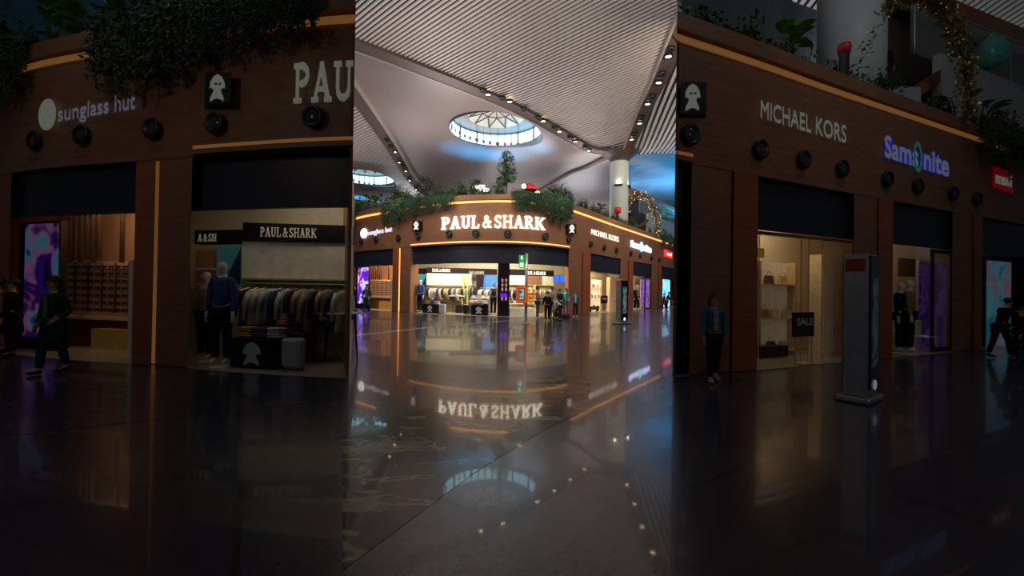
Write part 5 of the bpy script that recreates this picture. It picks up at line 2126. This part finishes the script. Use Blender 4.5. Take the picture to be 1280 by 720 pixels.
def shop_kors(B):
    big = B is MAIN
    W = B.where
    k = 1. if big else .055
    s = 1. if big else .5
    o = 4.5 * s
    root = empty('shelving_unit', (0, 0, 0), 0, 'lit cream shelving with handbags in the ' + W, 'shelves')
    mb = MB()
    B.slab(mb, 738.5, 752, 350, 391, o, .08, floor=True)
    mb.build('lit_back', glow('cream_lightbox_' + B.key, (1, .84, .55), .62 * k, (.8, .7, .5)), root)
    ys = (358.6, 371.6, 384.0)
    for y in ys:
        mb = MB()
        zz = B.zz(745, y, o)
        B.wallz(mb, 738.5, o - .35, 752, o - .35, zz - .04, zz, .4)
        mb.build('shelf', mat('beige_shelf', (.6, .45, .26), .5), root)
    for px in (738.2, 752):
        mb = MB()
        B.wallz(mb, px, o - .35, px + .5, o - .35, .01, B.zz(745, 350, o), .4)
        mb.build('side_panel', mat('beige_shelf', (.6, .45, .26), .5), root)
    bags = [(741.5, 0, (.12, .08, .05)), (747, 0, (.6, .42, .2)), (739.8, 1, (.35, .2, .1)), (744, 1, (.65, .55, .4)), (748.5, 1, (.55, .42, .3)), (742.5, 2, (.4, .15, .08)), (747.5, 2, (.6, .5, .36))]
    for i, (px, r_, c) in enumerate(bags):
        p = B.xy(px, o - .17)
        handbag(p, B.zz(745, ys[r_], o) + .004, B.rz(px), c, '%s handbag, %s shelf from top, in the %s' % (['dark', 'tan', 'brown', 'ivory', 'taupe', 'chestnut', 'stone'][i], ORD[r_], W), 'handbags on the shelves', 1.3)
    root = empty('bench', (0, 0, 0), 0, 'dark low bench under the handbag shelves in the ' + W, 'bench')
    mb = MB()
    B.slab(mb, 738.5, 749.5, 383, 387.2, o - (1.2 if big else .7), .35)
    mb.build('seat', mat('bench_dark', (.03, .02, .018), .6), root)
    for i, px in enumerate((739, 748.3)):
        mb = MB()
        B.slab(mb, px, px + .7, 387.2, 391, o - (1.15 if big else .65), .25, floor=True)
        mb.build('leg', M_BLACK, root)
    # glazed door with mullions
    root = empty('glass_shopfront', (0, 0, 0), 0, 'glass shopfront with slim cream mullions in the ' + W, 'shopfront')
    zt = B.Z(3.5)
    for px in (737.3, 754.0, 757.0, 762.3, 774.4):
        mb = MB()
        B.band(mb, px, px + .55, .01, zt - .08, .55, .65)
        mb.build('mullion', mat('cream_metal', (.6, .45, .27), .4), root)
    mb = MB()
    B.band(mb, 737, 775.5, zt - .08, zt, .55, .65)
    mb.build('head_rail', mat('cream_metal', (.6, .45, .27), .4), root)
    mb = MB()
    B.band(mb, 762.9, 774.4, .05, zt - .08, .59, .61)
    mb.build('glass_panel', mat('shop_glass', (.9, .85, .75), .05, alpha=.12), root)
    # tall cream cupboard
    root = empty('tall_cupboard', (0, 0, 0), 0, 'tall cream cupboard with two doors in the ' + W, 'cupboard')
    oc_ = 2.2 * s
    mb = MB()
    B.slab(mb, 763, 773.8, 347, 391, oc_, .4, floor=True)
    mb.build('carcass', mat('cream_cupboard', (.78, .64, .4), .5), root)
    for i, px in enumerate((763.3, 768.7)):
        mb = MB()
        zt2 = B.zz(768, 372.5, oc_)
        B.wallz(mb, px, oc_ - .03, px + 4.8, oc_ - .03, .12, zt2, .03)
        d = mb.build('door', mat('cream_door', (.84, .71, .47), .45), root)
        mb = MB()
        q = B.xy(767.6 if i == 0 else 769.2, oc_ - .06)
        mb.tube([(q.x, q.y, zt2 - .35), (q.x, q.y, zt2 - .2)], .015, 6)
        mb.build('handle', M_BLACK, d)
    # sale board
    ob = .3 * s
    root = empty('notice_board', (0, 0, 0), 0, 'dark SALE board on a slim stand in the ' + W, 'sign')
    a, b = 751.6, 759.6
    z0, z1 = B.zz(755.5, 379.2, ob), B.zz(755.5, 369.6, ob)
    mb = MB()
    B.slab(mb, a, b, 369.6, 379.2, ob, .05)
    mb.build('board', mat('board_dark', (.025, .015, .012), .4), root)
    A, C = B.xy(a + .9, ob), B.xy(b - .9, ob)
    zc = (z0 + z1) / 2
    small_text(A, C, zc - .02, zc + .16, 'SALE', mat('board_letter', (.75, .6, .45), .5), root)
    mb = MB()
    for px in (752.2, 758.6):
        q = B.xy(px, ob + .03)
        mb.tube([(q.x, q.y, .01), (q.x, q.y, z0 + .05)], .015, 6)
    q = B.xy(755.5, ob + .05)
    mb.box((q.x, q.y, .02), (.5, .3, .02), B.rz(755))
    mb.build('stand', mat('cream_metal'), root)
    mb = MB()
    B.slab(mb, 736.9, 739.6, 344.2, 348, .5, .03)
    thing_mesh(mb, 'window_sticker', glow('yellow_sticker_' + B.key, (1, .75, .02), .5 * k, (.8, .6, .02)), 'small yellow square notice at the door top of the ' + W, 'sticker')


def shop_sams(B):
    big = B is MAIN
    W = B.where
    k = 1. if big else .055
    s = 1. if big else .5
    o = 4.5 * s
    mb = MB()
    B.slab(mb, 793, 799.4, 348.3, 355.5, o, .05)
    thing_mesh(mb, 'framed_picture', mat('dark_print', (.1, .07, .04), .5), 'dark framed picture high above the mannequins in the ' + W, 'picture')
    for i, (a, b) in enumerate(((801, 806.2), (807.4, 811.8))):
        root = empty('poster', (0, 0, 0), 0, '%s lit purple poster in the %s' % (('left', 'right')[i], W), 'poster')
        mb = MB()
        B.slab(mb, a - .3, b + .3, 349.4, 384.5, o - .5, .05)
        mb.build('frame', mat('poster_frame', (.7, .6, .5), .5), root)
        mb = MB()
        B.slab(mb, a, b, 350.2, 383.5, o - .54, .03)
        mb.build('sheet', screen_mat('purple_sheet_%s%d' % (B.key, i), [(.05, .01, .12), (.12, .03, .4), (.35, .15, .7), (.1, .02, .25)], .8 * k, 1.6, 1. + i), root)
    mannequin(B, 793.6, 1.6 * s, 357.5, 'mannequin in black coat at the left edge of the second right shop, ' + W, (.02, .015, .015), (.01, .01, .01))
    mannequin(B, 797.2, 1.0 * s, 356.4, 'mannequin in gold top and black skirt trousers, ' + W, (.3, .19, .07), (.012, .01, .01), .3)
    root = empty('shop_chair', (*B.xy(803.6, 1.8 * s), .008), B.rz(803) + PI, 'white chair in front of purple posters, ' + W, 'chair')
    g = MB()
    g.bevbox((0, 0, .46), (.44, .44, .06), .02)
    g.build('seat', M_WHITE, root)
    g = MB()
    g.bevbox((0, -.2, .74), (.42, .05, .45), .015)
    g.build('backrest', M_WHITE, root)
    for sx in (-1, 1):
        for sy in (-1, 1):
            g = MB()
            g.tube([(sx * .17, sy * .17, .44), (sx * .2, sy * .2, 0)], [.02, .014], 6)
            g.build('leg', M_WHITE, root)
    # black framed glass front on the right half
    root = empty('glass_shopfront', (0, 0, 0), 0, 'black-framed glass door panel in the ' + W, 'shopfront')
    mb = MB()
    zt = B.Z(3.48)
    B.band(mb, 805.3, 807, .01, zt, .5, .65)
    B.band(mb, 813.2, 814.6, .01, zt, .5, .65)
    B.band(mb, 807, 813.2, .01, .14, .5, .65)
    B.band(mb, 807, 813.2, zt - .1, zt, .5, .65)
    mb.build('frame', M_BLACK, root)
    mb = MB()
    B.band(mb, 807, 813.2, .14, zt - .1, .57, .59)
    mb.build('glass_panel', mat('shop_glass'), root)


def shop_mavi(B):
    big = B is MAIN
    W = B.where
    k = 1. if big else .055
    s = 1. if big else .5
    root = empty('video_screen', (0, 0, 0), 0, 'tall cyan and pink video screen at the far right of the ' + W, 'screen')
    mb = MB()
    B.slab(mb, 827.2, 839, 348.2, 384.5, 1.9 * s + .1, .12, floor=False)
    mb.build('frame', M_BLACK, root)
    mb = MB()
    B.slab(mb, 828.4, 837.4, 349.5, 383.5, 1.9 * s, .05)
    mb.build('display', screen_mat('led_cyan_' + B.key, [(.02, .15, .45), (.05, .5, .8), (.2, .75, .9), (.7, .35, .6), (.1, .6, .85)], 1.5 * k, .9, 2.), root)
    mb = MB()
    B.slab(mb, 826.8, 840, 384.4, 389, 1.8 * s, .3, floor=True)
    thing_mesh(mb, 'display_plinth', M_WHITE, 'low white plinth under the cyan screen in the ' + W, 'plinth')


shop_sunglass(MAIN)
shop_sunglass(LEFT)
shop_paul_left(MAIN)
shop_paul_left(LEFT)
shop_paul_rest(MAIN)
for B in (MAIN, RIGHT):
    shop_kors(B)
    shop_sams(B)
    shop_mavi(B)


# ------------------------------------------------------------------ hall furniture
def totem(fx, fy, h, w, label, dimk, ang):
    p = floor_at(fx, fy)
    root = empty('advert_totem', (p.x, p.y, .006), ang, label, 'display stand')
    g = MB()
    g.bevbox((0, 0, .05), (w * 1.55, w * .95, .09), .02)
    g.build('base_plate', M_STEEL, root)
    g = MB()
    g.bevbox((0, 0, h / 2 + .09), (w, .34, h), .02)
    g.build('body', M_STEEL, root)
    g = MB()
    g.box((.02, -.18, h / 2 + .14), (w * .86, .03, h * .93))
    sc = g.build('screen', mat('totem_glass', (.02, .015, .02), .12), root)
    g = MB()
    g.box((.0, -.2, h * .56), (w * .5, .012, h * .62))
    g.build('picture', screen_mat('totem_pic%d' % int(dimk * 100), [(.02, .02, .03), (.05, .12, .14), (.16, .22, .22), (.03, .04, .05)], .6 * dimk, 2.2, 7.), root)
    g = MB()
    g.lathe([(.02, 0), (.08, 0), (.08, .01), (.02, .01)], (0, -.2, .28), 16, Matrix.Rotation(PI / 2, 3, 'X'))
    g.build('round_badge', glow('badge_blue%d' % int(dimk * 100), (.5, .75, 1), 1.5 * dimk), root)
    g = MB()
    g.box((-w / 2 - .006, .0, h * .96), (.012, .26, .2))
    g.build('red_badge', mat('badge_red', (.6, .06, .04), .5), root)
    return root


totem(777, 405, 2.35, .62, 'steel advertising totem with dark screen before the central shops', 1., math.radians(36))
totem(1074, 500, 2.3, .50, 'steel advertising totem with dark screen before the near right shops', .12, math.radians(36))

pp = floor_at(657, 405)
root = empty('steel_pole', (pp.x, pp.y, .005), 0, 'slim steel pole carrying exit sign and orange display', 'pole')
g = MB()
zp = 1.7 + (hz(657) - 317) * pp.y / F
g.tube([(0, 0, 0), (0, 0, zp)], .075, 14)
g.build('shaft', M_STEEL, root, True)
g = MB()
g.lathe([(.2, 0), (.2, .02), (.1, .04)], (0, 0, 0), 20)
g.build('base_plate', M_STEEL, root)
d = pp.y
X = lambda fx: (fx - 640) * d / F
Zp = lambda fy: 1.7 + (hz(652) - fy) * d / F
root = empty('exit_sign', (X(651.6), d, Zp(327)), 0, 'green emergency exit sign with white arrow and figure', 'sign')
g = MB()
g.bevbox((0, -.02, 0), (.30, .1, Zp(319) - Zp(335)), .01)
g.build('panel', glow('exit_green', (.0, .55, .12), .55, (.02, .4, .1)), root)
g = MB()
g.box((.19, 0, .15), (.12, .03, .03))
g.box((.19, 0, -.15), (.12, .03, .03))
g.build('bracket', M_STEEL, root)
g = MB()
for vs in ([(-.07, .2), (.07, .2), (0, .08)], [(-.03, .3), (.03, .3), (.03, .2), (-.03, .2)], [(-.09, -.28), (.09, -.28), (.09, -.06), (-.09, -.06)]):
    n = len(vs)
    g.add([(x, -.076, z) for x, z in vs] + [(x, -.071, z) for x, z in vs], [tuple(range(n)), tuple(range(n, 2 * n))[::-1]] + [(i, (i + 1) % n, n + (i + 1) % n, n + i) for i in range(n)])
g.build('arrow', glow('exit_white', (.9, 1, .95), 1.2), root)
g = MB()
g.ball((-.01, -.085, -.1), .02, 8)
g.tube([(-.01, -.083, -.12), (.0, -.083, -.18), (.03, -.083, -.25)], .014, 6)
g.tube([(.0, -.083, -.18), (-.04, -.083, -.24)], .012, 6)
g.tube([(-.05, -.083, -.15), (.04, -.083, -.14)], .01, 6)
g.build('running_figure', MATS['exit_green'], root)
root = empty('orange_display', (X(652), d - .12, Zp(368.5)), math.radians(-8), 'orange box with a lit portrait screen fixed on the pole', 'display')
g = MB()
hh = Zp(358.5) - Zp(379)
g.bevbox((0, -.05, 0), (.56, .16, hh), .03)
g.build('case', mat('orange_case', (.85, .13, .03), .4, emis=(1, .13, .02), es=.4), root)  # glow added to the case to brighten its orange
g = MB()
g.bevbox((0.02, -.14, .03), (.30, .02, hh * .72), .01)
g.build('bezel', M_BLACK, root)
g = MB()
g.box((.02, -.152, .03), (.24, .01, hh * .62))
g.build('screen', screen_mat('pole_screen', [(.05, .12, .14), (.2, .5, .5), (.5, .7, .65), (.05, .1, .12)], .9, 3., 4.), root)


# ------------------------------------------------------------------ people
def man(fx, fy, yh, face, label, **kw):
    p = floor_at(fx, fy)
    h = 1.7 + (hz(fx) - yh) * p.y / F
    return figure((p.x, p.y, .004), math.radians(face), h, label, **kw)


man(458, 393.5, 355.5, 170, 'person in dark green coat walking past the purple screen, central shops', top=(.025, .06, .05), low=(.02, .05, .12), stride=.35, arms=((.1, .2), (-.35, 1.3)), coat=.48, inner=(.1, .3, .1), longhair=True)
man(443.5, 384.5, 357, 120, 'person in black standing left of purple screen, central shops', top=(.012, .012, .014), low=(.015, .015, .018), coat=.35)
man(439.5, 385.5, 357, 100, 'person in beige coat at the left end of the central shops', top=(.2, .14, .09), low=(.15, .1, .07), coat=.4, stride=.3)
man(671.5, 398.5, 358.8, -100, 'man in grey shirt and blue jeans standing sideways beside the pole', top=(.28, .24, .23), low=(.05, .08, .17), arms=((.3, 1.0), (.4, 1.0)), shoes=(.5, .5, .5))
man(684, 401.5, 364.5, 5, 'person in black seen from behind, feet apart, between the shoppers', top=(.012, .014, .022), low=(.012, .012, .016), arms=((.5, .9), (.3, .6)), lean=.08, shoes=(.6, .6, .6))
man(690.5, 398, 359, 150, 'tall person in pale grey shirt behind the person in black', top=(.38, .38, .38), low=(.03, .04, .07), arms=((.7, .6), (.3, .5)), lean=.15)
man(701, 401, 366.5, 80, 'person in white jacket bending far forward over the luggage', top=(.6, .64, .6), low=(.05, .05, .055), lean=1.0, arms=((.9, .3), (1.1, .2)))
man(699.5, 396.3, 361.5, -150, 'dark-clothed shopper standing just behind the bending person', top=(.02, .02, .05), low=(.02, .02, .03), arms=((.3, .9), (.2, .6)))
man(706.8, 394.2, 360.5, 170, 'shopper in teal top at the right edge of the group', top=(.04, .26, .25), low=(.03, .05, .12), arms=((.2, .5), (.2, .9)), longhair=True)
man(719, 396.8, 364.5, 176, 'woman in teal jacket walking alone before the central pillar', top=(.03, .16, .22), low=(.012, .014, .022), stride=.3, inner=(.6, .6, .6), longhair=True, shoes=(.6, .55, .5), arms=((.15, .2), (-.15, .2)), hair=mat('brown_hair', (.12, .05, .03), .5))
man(833, 389.5, 365, -95, 'person in black leaning before the cyan screen, central shops', top=(.012, .015, .03), low=(.01, .012, .02), lean=.3, arms=((.6, .5), (.7, .5)), coat=.2)
man(830, 388.5, 367, 100, 'person in dark blue facing the cyan screen, central shops', top=(.02, .03, .06), low=(.01, .012, .02), stride=.4)
# luggage among the group
p = floor_at(695.5, 397)
root = empty('travel_bag', (p.x, p.y, .006), .5, 'black wheeled travel bag with pink tag amid the shoppers', 'bag')
g = MB()
g.bevbox((0, 0, .36), (.42, .28, .62), .05)
g.build('bag_body', cloth((.02, .02, .03)), root)
g = MB()
g.bevbox((0, -.15, .38), (.12, .02, .18), .008)
g.build('tag', cloth((.5, .1, .35)), root)
g = MB()
g.tube([(-.1, .1, .66), (-.1, .1, .98), (.1, .1, .98), (.1, .1, .66)], .012, 6)
g.build('handle', M_STEEL, root)
p = floor_at(706.3, 398.5)
root = empty('travel_bag', (p.x, p.y, .006), -.3, 'dark duffel bag on the floor right of the bending person', 'bag')
g = MB()
g.lathe([(.02, -.32), (.15, -.3), (.17, 0), (.15, .3), (.02, .32)], (0, 0, .17), 14, Matrix.Rotation(PI / 2, 3, 'Y'))
g.build('bag_body', cloth((.03, .03, .06)), root, True)
g = MB()
g.tube([(.14 * math.cos(a), 0, .3 + .12 * math.sin(a)) for a in [PI * q / 8 for q in range(9)]], .012, 5)
g.build('strap', M_BLACK, root)

# near left and near right
man(65, 467, 347, 172, 'person in dark green open coat walking before the near left screen', top=(.022, .05, .035), low=(.015, .06, .12), stride=.35, arms=((.1, .2), (-.35, 1.35)), coat=.5, inner=(.1, .18, .08), longhair=True)
man(14, 446, 350, 120, 'person in black by the near left shop edge', top=(.012, .01, .01), low=(.012, .01, .012), coat=.4)
man(-2, 441, 350, 100, 'person in brown coat at the extreme left of the near block', top=(.2, .11, .07), low=(.14, .09, .06), coat=.4, stride=.4)
man(891, 477, 368, 176, 'woman in teal jacket walking before the near right pillar', top=(.04, .2, .28), low=(.012, .014, .022), stride=.35, inner=(.35, .35, .38), longhair=True, shoes=(.5, .45, .42), arms=((.12, .15), (-.15, .2)), hair=mat('brown_hair'))
man(1250, 448, 372, -95, 'person in black leaning before the near right cyan screen', top=(.01, .012, .02), low=(.008, .01, .015), lean=.3, arms=((.6, .5), (.7, .5)), coat=.2, stride=.5)
man(1277, 452, 385, 60, 'dark-clothed person cut by the right edge of the view', top=(.01, .012, .02), low=(.008, .01, .015), stride=.3)

# ------------------------------------------------------------------ light
w = bpy.data.worlds.new('hall_air')
SC.world = w
w.use_nodes = True
w.node_tree.nodes['Background'].inputs['Color'].default_value = (.55, .6, .75, 1)
w.node_tree.nodes['Background'].inputs['Strength'].default_value = .035

# added fill lamps high over the plaza, thrown at the central shop fronts
for (x, y, z, tx, ty, tz, pw) in ((-9, 22, 15, -6, 33, 5.5, 620), (0, 17, 15, 0, 30, 5.5, 660), (11, 24, 15, 10, 40, 5.5, 820), (19, 34, 15, 18, 50, 5.5, 640)):
    area((x, y, z), 1.6, pw, (1, .80, .60), (tx, ty, tz), name='hall_flood')
# added upward lamps, out of view, that brighten the vaults
for (x, y, pw) in ((-8, 44, 1000), (8, 50, 850), (-3, 36, 600), (22, 68, 800), (-26, 48, 1000), (34, 40, 600)):
    area((x, y, 9.8), 5, pw, (1, .90, .88), (x, y - 2, 20), name='roof_uplight')
for (x, y, pw) in ((-14, 19, 650), (14, 19, 650)):
    area((x, y, 9.5), 5, pw, (.93, .92, .97), (x * .3, y + 7, 20), name='roof_uplight')
for (x, y, pw) in ((0, 68, 1100), (-22, 84, 800), (14, 88, 1500)):
    area((x, y, 9.8), 7, pw, (.95, .95, 1), (x, y - 2, 20), name='roof_uplight')
for (x, y, sx, sy, pw) in ((31, 65, 20, 10, 5200),):  # added lamp: stands in for blue skylight daylight on the ceiling
    area((x, y, 13 if x > 9 else 9.6), sx, pw, (.02, .42, 1), (x, y - .5, 20), sy=sy, name='blue_uplight')
for (fx, fy, pw, ang) in ((580, 186, 7000, 46), (604, 193, 8000, 46), (634, 194, 8000, 46), (664, 184, 6500, 46), (448, 247, 26000, 36), (484, 253, 22000, 36)):  # added spots for the blue daylight glow around the skylights
    q = ceil_pt(fx, fy)
    z = S(q.x, q.y)
    spot((q.x, q.y - 1, 9.4), (q.x, q.y, z), pw, (.02, .42, 1), ang, 1., .5, name='blue_uplight')
area((16, 36, 11.5), 1.2, 170, (1, 1, .95), (21, 49, 9.2), name='terrace_wash')  # added lamp to whiten the upper lounge wall
# added spots that brighten the roof plants
for B, xs, pw in ((MAIN, (500, 560, 630, 690, 760, 830), 90), (LEFT, (455, 520), 5), (RIGHT, (760, 820), 5)):
    for px in xs:
        p = B.on(px, -3)
        q = B.on(px, .5)
        spot((p.x, p.y, B.ztop + 4), (q.x, q.y, B.ztop + .5), pw * (7 if px < 800 else 2.5), (.9, 1, .8), 60, 1., .4, name='plant_light')
# added dim lamps for the near blocks and their roofs
area((-9, 2.5, 7), 1.2, 21, (1, .78, .6), (-8.5, 10.5, 4.5), name='near_wash')
area((9, 2.5, 7), 1.2, 28, (1, .8, .62), (9, 11, 4.5), name='near_wash')
area((10, 7, 13), 1.2, 45, (.9, .95, 1), (10, 13.5, 8.5), name='roof_wash')
area((-9, 6, 13), 1.2, 30, (.8, .95, 1), (-9, 13.5, 8.5), name='roof_wash')

SC.view_settings.view_transform = 'Standard'
SC.view_settings.look = 'None'
SC.view_settings.gamma = 1
SC.view_settings.exposure = 0
SC.view_settings.use_curve_mapping = False
SC.cycles.use_denoising = True
SC.cycles.max_bounces = 6
SC.cycles.sample_clamp_indirect = 4
